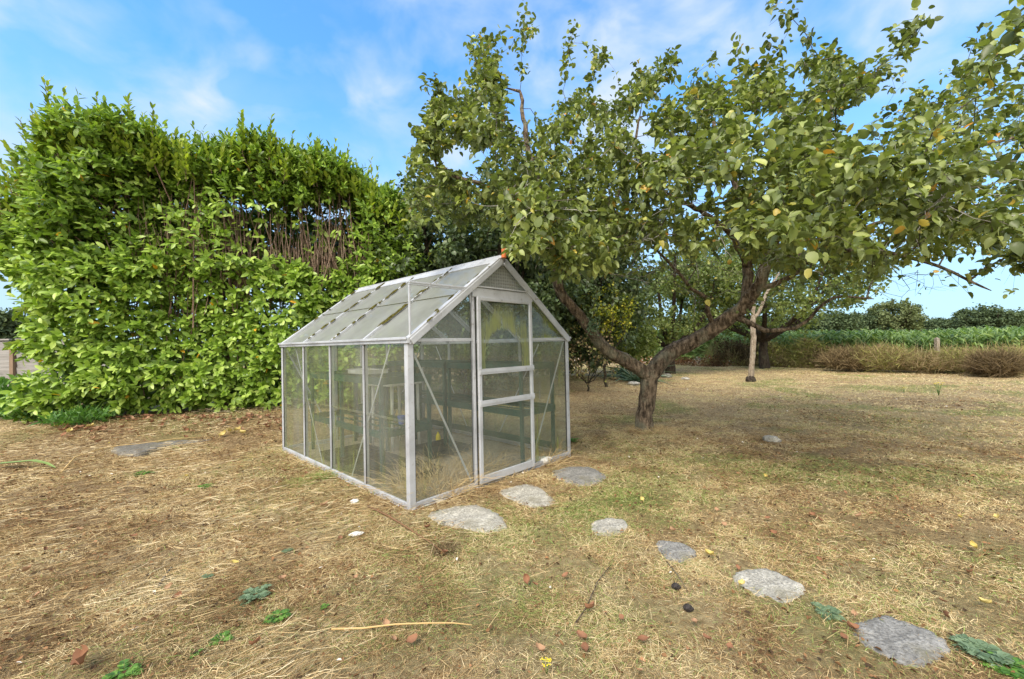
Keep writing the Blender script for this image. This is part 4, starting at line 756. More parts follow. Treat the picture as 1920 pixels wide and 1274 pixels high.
def crown_leaves(name, g, tips, nper, Lf, mat_, parent, v0=0, v1=.95, wr=.38, back=3, spread=.05, yl=.03, shape=(.28, .68, 1, .9), hi=None):
    P_, D_, U_, L_, W_, V_ = [], [], [], [], [], []
    for t_ in tips:
        pa = np.array(g.p[t_]); q = g.par[t_]; dirv = unit(pa - np.array(g.p[q])) if q >= 0 else np.array([0, 0, 1.]); cv = RS.rand() * .35; k = RS.poisson(nper)
        nodes = [t_]; i = t_
        for _ in range(back):
            i = g.par[i]
            if i < 0 or g.rr[i] > .012: break
            nodes.append(i)
        for j in range(k):
            nd = nodes[min(int(abs(RS.randn()) * len(nodes) * .45), len(nodes) - 1)]; b0 = np.array(g.p[nd]) + RS.randn(3) * spread * .5
            d = unit(dirv * .5 + RS.randn(3) * .75 + np.array([0, 0, -.12])); P_.append(b0 + d * .015); D_.append(d); U_.append(unit(np.array([0, 0, 1.1]) + RS.randn(3) * .6)); ll = Lf * RS.uniform(.55, 1.15); L_.append(ll); W_.append(ll * wr * RS.uniform(.8, 1.15)); V_.append(np.clip(v0 + (v1 - v0) * (RS.rand() * .65 + cv), 0, v1) if RS.rand() > yl else RS.uniform(.93, 1))
    return leaves(name, np.array(P_), np.array(D_), np.array(U_), np.array(L_), np.array(W_), np.array(V_), mat_, parent, fold=.42, droop=.38, shape=shape, hi=hi)
def loc_parent(o, root): o.parent = root; o.matrix_parent_inverse = Matrix.Translation(-root.location)

# the apple tree
g = Grow(); TY = TREE.y
root = at(1210, 812, TY); root.z = -.05
fork = at(1218, 705, TY); iF = g.limb([root, at(1208, 775, TY), at(1216, 735, TY - .02), fork], [.135, .105, .105, .115])
R_ = lambda *a: [at(x_, y_, d_) for x_, y_, d_ in a]
def L_(start, pts, rads):
    j = g.near(start) if not isinstance(start, int) else start; return g.limb([g.p[j]] + R_(*pts), rads, j)
# left limb
l1 = L_(iF, [(1180, 683, TY - .05), (1135, 655, TY - .15), (1095, 602, TY - .3), (1060, 560, TY - .45), (1046, 520, TY - .55), (1050, 465, TY - .7), (1040, 400, TY - .85), (1005, 330, TY - .95), (985, 250, TY - .9), (975, 170, TY - .8)], [.105, .09, .082, .07, .062, .055, .048, .042, .035, .026, .018])
# right limb
r1 = L_(iF, [(1245, 672, TY), (1300, 640, TY - .05), (1352, 605, TY - .15), (1395, 572, TY - .25), (1425, 530, TY - .4), (1440, 480, TY - .5), (1462, 430, TY - .7), (1500, 370, TY - .9), (1540, 290, TY - 1.1), (1560, 200, TY - 1.1)], [.12, .105, .10, .095, .088, .07, .062, .055, .045, .034, .02])
p_ = at(1395, 572, TY - .25)
L_(p_, [(1403, 530, TY - .2), (1400, 470, TY - .2), (1392, 400, TY - .2), (1370, 320, TY - .2), (1340, 240, TY - .2)], [.07, .062, .058, .05, .038, .024])
L_(at(1402, 500, TY - .2), [(1370, 440, TY - .5), (1320, 400, TY - .9), (1260, 370, TY - 1.3), (1190, 350, TY - 1.6)], [.04, .035, .03, .024, .018])
L_(at(1400, 500, TY - .2), [(1440, 460, TY - .6), (1520, 430, TY - 1.1), (1600, 400, TY - 1.7), (1680, 370, TY - 2.1)], [.04, .036, .034, .028, .02])
L_(at(1440, 500, TY - .5), [(1500, 480, TY - .3), (1560, 450, TY - .1), (1640, 420, TY - .1), (1740, 380, TY - .2)], [.04, .034, .03, .024, .018])
L_(at(1425, 545, TY - .35), [(1480, 520, TY - .6), (1540, 480, TY - 1.0), (1640, 470, TY - 1.5), (1760, 500, TY - 2.0), (1860, 545, TY - 2.3)], [.036, .03, .025, .02, .013, .006])
L_(at(1365, 600, TY - .2), [(1420, 612, TY - .4), (1450, 620, TY - .5), (1510, 605, TY - .6), (1560, 560, TY - .8), (1640, 560, TY - 1.0)], [.035, .03, .028, .02, .015, .009])
L_(at(1335, 610, TY - .1), [(1325, 585, TY - .2), (1326, 560, TY - .3), (1296, 540, TY - .4), (1262, 500, TY - .6), (1230, 470, TY - .9)], [.035, .03, .028, .02, .018, .012])
L_(at(1046, 500, TY - .6), [(1090, 440, TY - .5), (1150, 380, TY - .4), (1180, 300, TY - .3), (1200, 220, TY - .3)], [.035, .032, .026, .02, .012])
L_(at(1045, 440, TY - .75), [(1000, 400, TY - 1.1), (940, 360, TY - 1.4), (880, 340, TY - 1.6), (820, 320, TY - 1.6)], [.032, .028, .022, .018, .012])
L_(at(1500, 380, TY - .85), [(1600, 330, TY - 1.1), (1700, 290, TY - 1.4), (1800, 280, TY - 1.5), (1900, 260, TY - 1.5)], [.03, .028, .022, .018, .012])
L_(at(1560, 450, TY - .1), [(1660, 330, TY + .2), (1760, 260, TY + .4), (1860, 220, TY + .5)], [.028, .024, .02, .012])
poly = np.array([(765,330),(790,255),(795,195),(845,165),(880,130),(885,75),(935,70),(985,50),(1040,70),(1090,75),(1130,100),(1115,150),(1085,190),(1130,185),(1180,160),(1230,125),(1262,100),(1300,150),(1350,160),(1400,130),(1470,140),(1500,120),(1545,105),(1600,125),(1650,140),(1700,125),(1760,130),(1810,130),(1870,160),(1930,160),(2050,180),(2080,500),(1920,505),(1850,465),(1760,480),(1700,510),(1640,525),(1560,520),(1490,520),(1420,490),(1340,470),(1290,480),(1250,455),(1190,470),(1130,500),(1080,520),(1030,500),(985,495),(955,500),(935,455),(880,440),(845,405),(800,430),(750,395)], float)
tg = []
while len(tg) < 2700:
    px = RS.uniform(740, 2080); py = RS.uniform(40, 530)
    if not inpoly(np.array([px]), np.array([py]), poly)[0]: continue
    if fbm(np.array([px / 75.]), np.array([py / 75.]), 7, 3)[0] < .37 + .06 * (py < 200): continue
    ff = (px - 760) / 1160.; nearD = 3.9 - 1.15 * sst(.15, .7, ff) + .9 * sst(300, 80, py) + .7 * sst(430, 530, py) * (px > 1100); nearD = nearD if px > 960 else 3.55 + .4 * sst(300, 80, py)
    farD = 6.9 - .5 * sst(300, 60, py) - .6 * (px < 950); u_ = RS.rand() ** 1.25; dd = nearD + (farD - nearD) * u_
    if (px > 1620 and RS.rand() < .42) or (px > 1740 and py < 240 and RS.rand() < .5): continue
    if 880 < px < 1025 and py > 462 or 880 < px < 948 and py > 425: continue
    if px < 1140 and py > 440: dd = RS.uniform(3.0, 3.9) if px > 945 else 4.4
    tg.append(tuple(at(px, py, dd)))
# bright hanging sprays in front
for (px, py, dd, sp_, k_) in ((990,395,3.1,42,26),(1010,440,3.0,26,14),(975,462,2.95,12,8),(1060,400,3.0,60,18),(880,250,3.6,60,14),(1480,400,2.7,60,16),(1540,330,2.5,70,20),(1640,330,2.5,80,22),(1400,400,2.8,60,14),(1720,300,2.5,70,14),(1820,330,2.5,70,14),(1880,420,2.6,60,10),(1760,420,2.7,70,10),(1340,300,3.0,60,12),(1260,330,3.1,60,12),(1590,440,2.4,60,12),(1440,260,2.8,60,12)):
    for _ in range(k_): tg.append(tuple(at(px + RS.randn() * sp_ * .6, py + RS.randn() * sp_ * .5, dd + RS.randn() * .18)))
# long whippy shoots above the crown
for (x0, y0, x1, y1, dd) in ((975,130,987,5,4.6),(935,150,905,95,4.4),(1060,120,1080,40,4.6),(1110,150,1132,95,4.4),(1200,170,1195,120,4.6),(1262,150,1258,100,4.5),(1385,190,1380,75,3.6),(1430,170,1445,10,3.7),(1465,170,1475,25,3.6),(1500,150,1512,60,3.7),(1560,170,1555,85,4.0),(1640,160,1690,50,3.3),(1690,100,1735,30,3.2),(1700,190,1640,110,4.0),(1790,200,1830,70,3.6),(1830,170,1870,60,3.4),(1850,120,1905,25,2.6),(830,190,812,160,4.0),(810,260,785,250,3.9),(1350,190,1335,110,4.2),(1860,200,1925,110,3.0)):
    for f in (.0, .3, .55, .8, 1.0): tg.append(tuple(at(x0 + (x1 - x0) * f + RS.randn() * 3, y0 + (y1 - y0) * f, dd)))
for _ in range(6): tg.append(tuple(at(RS.uniform(1870, 1990), RS.uniform(-40, 80), RS.uniform(1.6, 2.0))))
tips = g.grow(tg)
# bare twigs below the canopy
tb = []
while len(tb) < 330:
    px = RS.uniform(960, 1900); py = RS.uniform(430, 600); lim = 560 if px < 1300 else (590 if px < 1560 else 560)
    if py > lim or (px > 1650 and py < 500): continue
    tb.append(tuple(at(px, py, RS.uniform(3.6, 6.0))))
tbt = g.grow(tb, wander=.045)
g.finish()
apple = empty('apple_tree', tuple(root)); tag(apple, 'large gnarled spreading apple tree with a forked trunk, leaning over the lawn', 'tree')
m1, m2 = MB(), MB(); g.mesh(m1, m2); loc_parent(m1.build('trunk', G['bark']), apple); loc_parent(m2.build('branches', G['twig']), apple)
loc_parent(crown_leaves('crown', g, tips, 15.5, .066, G['apple'], None, .0, .92, .36, 3, .06, .022, hi=((.13, .68), (.38, 1), (.68, .84), (.88, .42))), apple)
few = [t_ for t_ in tbt if RS.rand() < .35]; loc_parent(crown_leaves('lower_leaves', g, few, 3, .07, G['apple'], None, .1, .9, .36, 3, .06, .06, hi=((.13, .68), (.38, 1), (.68, .84), (.88, .42))), apple)
# pale dead twigs hanging among the leaves
dt = MB(); rr = random.Random(77); pool = [i for i in range(len(g.p)) if .003 < g.rr[i] < .02 and -.2 < g.p[i].x < 3.2 and 1.5 < g.p[i].z < 2.9]
for k in range(130):
    q = g.p[rr.choice(pool)].copy(); d = Vector((rr.gauss(0, 1), rr.gauss(-.5, .8), rr.gauss(-.25, .35))).normalized(); pts = [q.copy()]
    for j in range(rr.randint(5, 10)):
        d = (d + Vector((rr.gauss(0, .3), rr.gauss(0, .3), rr.gauss(-.04, .25)))).normalized(); q = q + d * .055; pts.append(q.copy())
        if rr.random() < .45: e_ = (d + Vector((rr.gauss(0, .8), rr.gauss(0, .8), rr.gauss(0, .8)))).normalized(); dt.tube([q, q + e_ * .04, q + e_ * .07 + Vector((0, 0, rr.gauss(0, .02)))], [.0022, .0018, .001], 4, cap=False)
    dt.tube(pts, [.0042 - .003 * i / len(pts) for i in range(len(pts))], 4, cap=False)
o = dt.build('dead_twigs', rough_mat('lichened_dead_twig', [(.3, (.22, .20, .17)), (.6, (.42, .41, .36)), (.8, (.55, .55, .49))], 30, .9)); loc_parent(o, apple); tag(o, kind='stuff')
# lichen tuft on the left limb
P0 = np.array(at(1112, 612, TY - .36)); n = 260; o = leaves('lichen_tuft', P0 + RS.randn(n, 3) * np.array([.045, .03, .05]), RS.randn(n, 3), RS.randn(n, 3), np.full(n, .03), np.full(n, .008), RS.uniform(.3, 1, n), G['sil']); loc_parent(o, apple); tag(o, kind='stuff')
tuft('dry_grass_tuft', Vector((TREE.x + .06, TREE.y - .12, 0)), 420, .2, .45, .3, .85, 'rusty dry grass tuft around the foot of the apple tree', 'grass tuft')

def simple_tree(name, label, base, height, spread, ntips, lm, bmat, lf=.05, nper=10, trunkr=.12, crown_lo=.3, cat='tree', group=None, cshape=None, fork_z=.35, limbs=5, wr=.4, v0=0, v1=.95, seed=1, yl=.02, sx=1, lean=(0, 0), barelimb=0):
    global RS; keep = RS; RS = np.random.RandomState(seed); random.seed(seed); g = Grow(); b0 = Vector(base); fk = b0 + Vector((lean[0], lean[1], height * fork_z)); i0 = g.limb([b0 - Vector((0, 0, .05)), b0.lerp(fk, .5) + Vector((random.gauss(0, .03), random.gauss(0, .03), 0)), fk], [trunkr * 1.2, trunkr, trunkr * .9])
    for k in range(limbs):
        a = 6.2832 * (k + random.uniform(-.3, .3)) / limbs; rr_ = spread * random.uniform(.5, .75); e = fk + Vector((math.cos(a) * rr_ * sx, math.sin(a) * rr_, (height * (1 - fork_z)) * random.uniform(.45, .85)))
        md = fk.lerp(e, .5) + Vector((math.cos(a) * rr_ * .18, math.sin(a) * rr_ * .18, -.04 * height)); g.limb([fk, md, e], [trunkr * .6, trunkr * .4, trunkr * .18], i0)
    tg = []
    while len(tg) < ntips:
        q = RS.randn(3); q /= np.linalg.norm(q); q *= RS.rand() ** .38; z = crown_lo * height + (1 - crown_lo) * height * (q[2] * .5 + .5)
        x_ = q[0] * spread * sx; y_ = q[1] * spread
        if fbm(np.array([x_ / spread * 2.2 + seed]), np.array([z / spread * 2.2]), seed, 3)[0] < .36: continue
        tg.append((fk.x + x_, fk.y + y_, b0.z + z))
    tips = g.grow(tg, step=max(.12, height * .03), wander=.02 * spread); g.finish(tip=.003 + .0006 * height)
    t_ = empty(name, base); tag(t_, label, cat, group); m1, m2 = MB(), MB(); g.mesh(m1, m2, lim=.02 * max(1, height / 6)); loc_parent(m1.build('trunk', bmat), t_)
    if m2.v: loc_parent(m2.build('branches', bmat), t_)
    loc_parent(crown_leaves('crown', g, tips, nper, lf, lm, None, v0, v1, wr, 2, lf * 1.6, yl), t_); RS = keep; return t_
gp = lambda x_, y_: (x_, y_, float(gz(x_, y_)))
def under(px, Y): q = at(px, 650, Y); return gp(q.x, Y)
# trees and shrubs behind
simple_tree('evergreen_tree', 'dense dark evergreen tree behind the greenhouse, between hedge and apple tree', under(880, 9.3), 5.0, 2.4, 1100, G['dark'], G['dbark'], .095, 36, .13, .02, fork_z=.15, limbs=7, seed=3, wr=.36, sx=1.05)
simple_tree('evergreen_tree', 'dark low evergreen tree half hidden behind the left limb of the apple tree', under(1050, 11.8), 5.4, 2.8, 1100, G['dark'], G['dbark'], .11, 34, .12, .02, fork_z=.15, limbs=6, seed=4, wr=.38)
simple_tree('evergreen_tree', 'dark evergreen tree filling the gap above the greenhouse ridge, farthest of the evergreens', under(985, 14.0), 5.6, 3.0, 800, G['dark'], G['dbark'], .13, 34, .12, .02, fork_z=.15, limbs=6, seed=14, wr=.38)
simple_tree('leafy_shrub', 'light green leafy shrub low down behind the left limb of the apple tree', under(1165, 13.2), 2.9, 1.5, 420, G['pale'], G['dbark'], .09, 20, .05, .15, cat='shrub', fork_z=.15, limbs=6, seed=15, v0=.2)
simple_tree('yellowing_shrub', 'small shrub with bright yellow leaves in the dark gap under the apple tree', under(1135, 9.6), 2.4, .75, 90, G['yellow'], G['dbark'], .06, 14, .03, .45, cat='shrub', seed=5, fork_z=.3, limbs=4)
simple_tree('brown_shrub', 'half dead brownish shrub just right of the greenhouse corner', under(1100, 9.0), 1.5, .75, 110, G['bramble'], G['dbark'], .05, 6, .02, .05, cat='shrub', seed=6, fork_z=.1, limbs=7, v0=.2)
simple_tree('old_fruit_tree', 'grey-green fruit tree with black twisting limbs, seen through the fork of the apple tree', under(1255, 15.5), 4.6, 2.8, 700, G['pale'], G['dbark'], .10, 22, .16, .26, fork_z=.20, limbs=8, seed=7, v0=0, v1=.7)
simple_tree('old_fruit_tree', 'wide fruit tree with a short black trunk and drooping limbs behind the pale slim trunk', under(1432, 17), 5.8, 4.2, 1000, G['pale'], G['dbark'], .12, 22, .17, .24, fork_z=.19, limbs=9, seed=8, v0=.05, v1=.85)
q0 = gpt(1407, 716); q0.z = 0; gg = Grow(); D12 = q0.y; random.seed(4)
i0 = gg.limb([q0, at(1409, 680, D12), at(1413, 640, D12), at(1411, 600, D12)], [.085, .066, .066, .062]); gg.limb([gg.p[i0], at(1412, 570, D12), at(1405, 530, D12), at(1400, 480, D12)], [.055, .05, .04, .025], i0)
gg.limb([gg.p[i0], at(1425, 582, D12), at(1440, 545, D12), at(1470, 500, D12)], [.045, .042, .035, .018], i0); tg = [tuple(at(RS.uniform(1330, 1520), RS.uniform(400, 530), RS.uniform(D12 - 1, D12 + 1.2))) for _ in range(110)]; tp_ = gg.grow(tg); gg.finish(.003)
t_ = empty('slim_tree', tuple(q0)); tag(t_, 'slim pale-barked tree with a leaning forked trunk standing on the lawn edge', 'tree'); m1, m2 = MB(), MB(); gg.mesh(m1, m2); loc_parent(m1.build('trunk', G['pbark']), t_); loc_parent(m2.build('branches', G['pbark']), t_); loc_parent(crown_leaves('crown', gg, tp_, 7, .07, G['pale'], None), t_)
o = blob('trunk_guard', (q0.x, q0.y, .06), .14, G['dbark'], 9, .9); tag(o, 'dark rotten collar around the foot of the slim pale tree', 'stump')
# blue strap-leaved clump
pc = under(1190, 11.0); n = 90; a = RS.uniform(0, 6.28, n); el = RS.uniform(.5, 2.4, n); D = np.stack([np.cos(a), np.sin(a), el], -1)
o = blades('strap_leaf_plant', RS.randn(n, 3) * .04, D, RS.uniform(.6, 1.05, n), RS.uniform(.015, .026, n), RS.uniform(0, 1, n), G['agave'], np.stack([np.cos(a), np.sin(a), -RS.uniform(.1, .9, n)], -1)); o.location = pc; tag(o, 'blue-green strap-leaved plant rising behind the fork of the apple tree', 'plant')

# ---------------------------------------------------------------- fence at the left
fy = 8.1
def fence():
    f = empty('wooden_fence', (at(20, 650, fy).x, fy, 0)); tag(f, 'weathered grey lap-board wooden fence at the left edge behind the hedge', 'fence'); bx = f.location.x; M_ = rough_mat('grey_fence_wood', [(.3, (.16, .15, .14)), (.5, (.29, .28, .27)), (.75, (.40, .39, .38))], 5, .9, 8, .5, .005, (.4, 1, 8)); M2 = rough_mat('brown_fence_post', [(.3, (.13, .09, .06)), (.7, (.28, .20, .14))], 9, .9, 8, .5, .005, (1, 1, .3))
    top = at(20, 638, fy).z
    for x0, x1 in ((-1.95, -.02), (.10, 1.95)):
        p_ = MB(); z = .1; k = 0
        while z < top - .03: p_.bar(((x0, .02 + .004 * (k % 2), z)), ((x1, .02 - .003 * (k % 2), z + random.uniform(-.008, .008))), .012, .155, (0, -.10, 1)); z += .128; k += 1
        o = p_.build('board_panel', M_, f); q = MB(); q.bar((x0, .01, top + .01), (x1, .01, top + .01), .05, .03); q.build('cap_rail', M_, f)
    for x in (-2.0, .04, 2.0): q = MB(); q.box((x - .035, -.03, 0), (x + .035, .05, top - .05 if x < 1 else top)); q.build('post', M2, f)
    return f
fence()
# ---------------------------------------------------------------- field, bank and distant trees
e0, e1 = np.array([9.0, 24.0]), np.array([17.5, 13.6]); ed = e1 - e0; el_ = np.linalg.norm(ed); ed = ed / el_; en = np.array([-ed[1], ed[0]]); en = en if en[1] > 0 else -en
def maize(name, n, s0, s1, d0, d1, hm, nlv, lf, label, seed):
    s = RS.uniform(s0, s1, n); d = d0 + (d1 - d0) * RS.rand(n) ** 1.4; x = e0[0] + ed[0] * s + en[0] * d; y = e0[1] + ed[1] * s + en[1] * d; h = hm * (1 + .4 * sst(9, -4, s)) * RS.uniform(.8, 1.08, n) * (.9 + .2 * vn(x * .5, y * .5, 5)); P_, D_, L_, W_, V_, B_ = [], [], [], [], [], []
    for k in range(nlv):
        f = (k + .7) / nlv; a = k * 2.7 + RS.rand(n) * 1.2; D_.append(np.stack([np.cos(a), np.sin(a), 1.0 + 1.2 * f + 0 * a], -1)); P_.append(np.stack([x, y, h * f * .8], -1)); L_.append(lf * RS.uniform(.6, 1.1, n)); W_.append(RS.uniform(.022, .038, n) * (lf / .55)); V_.append(RS.uniform(0, 1, n) ** 1.0); B_.append(np.stack([np.cos(a), np.sin(a), -1.0 - .6 * RS.rand(n)], -1) * .8)
    o = blades(name, np.concatenate(P_), np.concatenate(D_), np.concatenate(L_), np.concatenate(W_), np.concatenate(V_), G['maize'], np.concatenate(B_)); tag(o, label, 'crop', kind='stuff')
maize('field_crop', 8500, -14, 14, 0, 9, 1.62, 9, .6, 'tall green maize-like crop standing in the field beyond the garden', 1)
maize('far_field_crop', 6000, -60, 60, 9, 60, 1.5, 6, 1.2, 'green crop stretching away across the field to the tree line', 2)
def bank(name, n, s0, s1, d0, d1, h, m_, label, cat='undergrowth', L=(.2, .7), wd=(.003, .009), v0=0, v1=1, flat_=.6):
    s = RS.uniform(s0, s1, n); d = RS.uniform(d0, d1, n); x = e0[0] + ed[0] * s - en[0] * d; y = e0[1] + ed[1] * s - en[1] * d; hh = h * (.1 + 2.0 * sst(.25, .8, fbm(x * .8, y * .8, 13, 3))) * sst(0, .25, (d - d0) / (d1 - d0)) * sst(1, .7, (d - d0) / (d1 - d0)) + .04
    z = hh * RS.rand(n); a = RS.uniform(0, 6.28, n); D = np.stack([np.cos(a) * flat_, np.sin(a) * flat_, RS.uniform(.1, 1.4, n)], -1)
    cv = fbm(x * 1.3, y * 1.3, 19, 3); v = np.clip(v0 + (v1 - v0) * (sst(.28, .72, cv) + RS.randn(n) * .17), v0, v1); o = blades(name, np.stack([x, y, gz(x, y) + z], -1), D, RS.uniform(*L, n), RS.uniform(*wd, n), v, m_, np.stack([RS.randn(n) * .4, RS.randn(n) * .4, -RS.rand(n) * .6], -1)); tag(o, label, cat, kind='stuff')
bank('dry_undergrowth', 26000, 3.0, 15, .1, 2.2, .55, G['bramble'], 'tangled brown and ochre undergrowth between the lawn and the green field')
bank('dead_leaf_bank', 9000, -12, 4.5, .2, 3.0, .22, G['litter'], 'low bank of dead leaves below the green crop behind the trees', L=(.05, .2), wd=(.01, .03), v0=.2)
n = 14000; s = RS.uniform(3.4, 15, n); d = RS.uniform(.3, 2.2, n); x = e0[0] + ed[0] * s - en[0] * d; y = e0[1] + ed[1] * s - en[1] * d; cv = fbm(x * 1.1, y * 1.1, 19, 3)
z = RS.rand(n) * 1.15 * (.1 + sst(.25, .8, fbm(x * .8, y * .8, 13, 3))) * sst(0, .5, d) * sst(2.3, 1.6, d) + .04
o = leaves('undergrowth_leaves', np.stack([x, y, z], -1), RS.randn(n, 3) * np.array([1, 1, .7]), RS.randn(n, 3) * .4 + np.array([0, 0, 1]), RS.uniform(.08, .2, n), RS.uniform(.02, .05, n), np.clip(sst(.3, .7, cv) + RS.randn(n) * .25, 0, 1), G['bramble']); tag(o, 'ochre and olive leaves of the brambles along the far side of the lawn', 'undergrowth', kind='stuff')
n = 500; s = RS.uniform(4, 15, n); d = RS.uniform(.2, 2.0, n); x = e0[0] + ed[0] * s - en[0] * d; y = e0[1] + ed[1] * s - en[1] * d
o = blades('tall_dead_stems', np.stack([x, y, np.zeros(n)], -1), np.stack([RS.randn(n) * .22, RS.randn(n) * .22, np.ones(n)], -1), RS.uniform(.6, 1.25, n), RS.uniform(.004, .008, n), RS.uniform(.5, 1, n), G['straw']); tag(o, 'tall pale dead stems standing up out of the brambles', 'dead stems', kind='stuff')
def bush(px, Y, r, h, m_, label, n, seed, v0=0, v1=1, L=(.12, .4), name='bush', wd=.006, cat='bush'):
    b0 = under(px, Y); rs = np.random.RandomState(seed); q = rs.randn(n, 3); q = unit(q) * (rs.rand(n) ** .45)[:, None]; P = np.stack([q[:, 0] * r, q[:, 1] * r, (q[:, 2] * .5 + .5) * h], -1); D = P * np.array([1, 1, .6]) * .6 + rs.randn(n, 3) * .6 * r + np.array([0, 0, .5 * r])
    o = blades(name, P, D, rs.uniform(*L, n), np.full(n, wd) * rs.uniform(.5, 1.6, n), v0 + (v1 - v0) * rs.rand(n), m_, rs.randn(n, 3) * .4); o.location = b0; tag(o, label, cat)
bush(1865, 11.9, .55, .62, G['bramble'], 'round dark brown bush at the right edge of the lawn', 5200, 3, 0, .5)
bush(1905, 12.4, .6, .8, G['bramble'], 'ochre seeding bush behind the round dark brown bush', 2500, 4, .4, 1)
bush(1590, 14.8, .8, .75, G['bramble'], 'dark mounded bramble where the brown undergrowth begins', 5200, 5, 0, .62)
bush(1650, 14.2, .9, .85, G['bramble'], 'tall greenish bramble beside the dark mound, before the field', 4200, 6, .3, 1)
bush(1800, 13.2, .8, .75, G['bramble'], 'yellowish arching bramble left of the round brown bush', 3600, 7, .35, 1)
bush(1725, 13.6, .9, .6, G['bramble'], 'pale tangled dead bramble in the middle of the undergrowth', 3600, 8, .3, .75)
bush(22, 6.4, .38, .62, G['weed'], 'leafy green nettle clump in front of the fence', 900, 9, 0, 1, (.07, .14), 'nettle_clump', .02, 'weed')
bush(70, 6.2, .35, .35, G['weed'], 'low green weeds at the left foot of the laurel hedge', 700, 10, 0, .8, (.05, .12), 'weed_clump', .016, 'weed')
bush(150, 6.0, .4, .22, G['weed'], 'low mixed weeds under the front of the laurel hedge', 600, 12, 0, .8, (.05, .12), 'weed_clump', .012, 'weed')
mb = MB(); q = under(1757, 13.9); mb.box((-.05, -.05, 0), (.05, .05, 1.1)); mb.add([(-.05, -.05, 1.1005), (.05, -.05, 1.1005), (.05, .05, 1.1005), (-.05, .05, 1.1005), (0, 0, 1.15)], [(0, 1, 4), (1, 2, 4), (2, 3, 4), (3, 0, 4)]); o = mb.build('fence_post', G['pbark']); o.location = q; tag(o, 'single grey wooden post standing in the undergrowth before the field', 'post')
for k, (px, Y, h, sp_, mm, lb) in enumerate((
    (1677, 78, 6.6, 4.2, 'far_pale', 'pale airy round-topped tree standing alone above the far field'),
    (1622, 80, 5.0, 4.0, 'far', 'dark tree directly left of the pale round-topped tree'),
    (1560, 70, 4.5, 4.0, 'far', 'dark far tree showing under the apple branches'),
    (1745, 95, 4.2, 5.5, 'far', 'low dark tree right of the pale round-topped tree'),
    (1790, 100, 4.4, 6.0, 'far', 'low rounded dark tree in the middle of the far tree line'),
    (1850, 80, 5.6, 4.6, 'far', 'tallest dark bulky tree in the far tree line on the right'),
    (1898, 85, 4.7, 4.0, 'far', 'small dark tree just right of the bulky far tree'),
    (1935, 82, 5.2, 4.5, 'far', 'dark far tree cut off by the right edge'),
    (1500, 85, 5.0, 6.0, 'far', 'far tree behind the fruit tree with the short black trunk'),
    (1400, 90, 5.2, 7.0, 'far', 'far tree behind the slim pale tree'),
    (1300, 90, 5.0, 7.0, 'far', 'far tree behind the fork of the apple tree'),
    (-10, 45, 5.2, 3.5, 'far', 'dark distant tree at the left edge above the fence'),
    (-60, 60, 4.5, 5.0, 'far', 'dark distant tree beyond the left edge'))):
    simple_tree('distant_tree', lb, (at(px, 640, Y).x, Y, 0), h * 1.2, sp_ * 1.05, 340, G[mm], G['dbark'], .36, 34, .25, .08, group='trees beyond the field', seed=30 + k, limbs=6, fork_z=.25, wr=.45, yl=0, v1=1)
# far ground crop on the left seen over the fence
n = 5000; x = RS.uniform(-45, -14, n); y = RS.uniform(18, 34, n); a = RS.uniform(0, 6.28, n)
tag(blades('left_field_crop', np.stack([x, y, RS.rand(n) * 1.3], -1), np.stack([np.cos(a), np.sin(a), 1.4 + 0 * a], -1), RS.uniform(.5, 1, n), RS.uniform(.04, .08, n), RS.rand(n), G['maize'], np.stack([np.cos(a), np.sin(a), -1 + 0 * a], -1)), 'green crop glimpsed over the wooden fence at the far left', 'crop', kind='stuff')

# ---------------------------------------------------------------- small things on the ground
def leafobj(name, m_, sz, seed):
    rs = random.Random(seed); mb = MB(); nu, nv_ = 7, 5; vs = []; cu = rs.uniform(.25, .6); tw = rs.uniform(-.4, .4)
    for i in range(nu):
        f = i / (nu - 1); wdt = math.sin(math.pi * min(1, f * .93 + .05)) ** .8 * .36
        for j in range(nv_):
            g_ = (j / (nv_ - 1) - .5) * 2; y_ = g_ * wdt * (1 + rs.uniform(-.16, .16)); vs.append(((f - .5 + rs.uniform(-.02, .02)) * sz, y_ * sz, (abs(g_) ** 1.5 * cu * .55 + (f - .5) ** 2 * cu * 1.4 + tw * g_ * f * .3 + rs.uniform(-.035, .035)) * sz + .004))
    fs = [(i * nv_ + j, (i + 1) * nv_ + j, (i + 1) * nv_ + j + 1, i * nv_ + j + 1) for i in range(nu - 1) for j in range(nv_ - 1)]
    mb.add(vs, fs, True); mb.tube([(-.5 * sz - .012, 0, .006), (-.45 * sz, 0, .012)], .0012, 4); o = mb.build(name, m_); md = o.data.attributes.new('v', 'FLOAT', 'POINT'); md.data.foreach_set('value', [rs.random()] * len(o.data.vertices)); return o
protoL = [leafobj('fallen_leaf', G['fallen'], .055, k) for k in range(5)]; protoY = [leafobj('yellow_leaf', G['fallen_yellow'], .042, 20 + k) for k in range(3)]
used = set()
def put(protos, px, py, label, cat, grp, sc=1.0):
    o = protos[random.randrange(len(protos))]
    if o.name in used: o = o.copy(); C.objects.link(o)
    used.add(o.name); p = gpt(px, py); o.location = (p.x, p.y, p.z + .022 + random.random() * .01); o.rotation_euler = (random.gauss(0, .35), random.gauss(0, .35), random.uniform(0, 6.28)); o.scale = (sc,) * 3; tag(o, label, cat, grp); return o
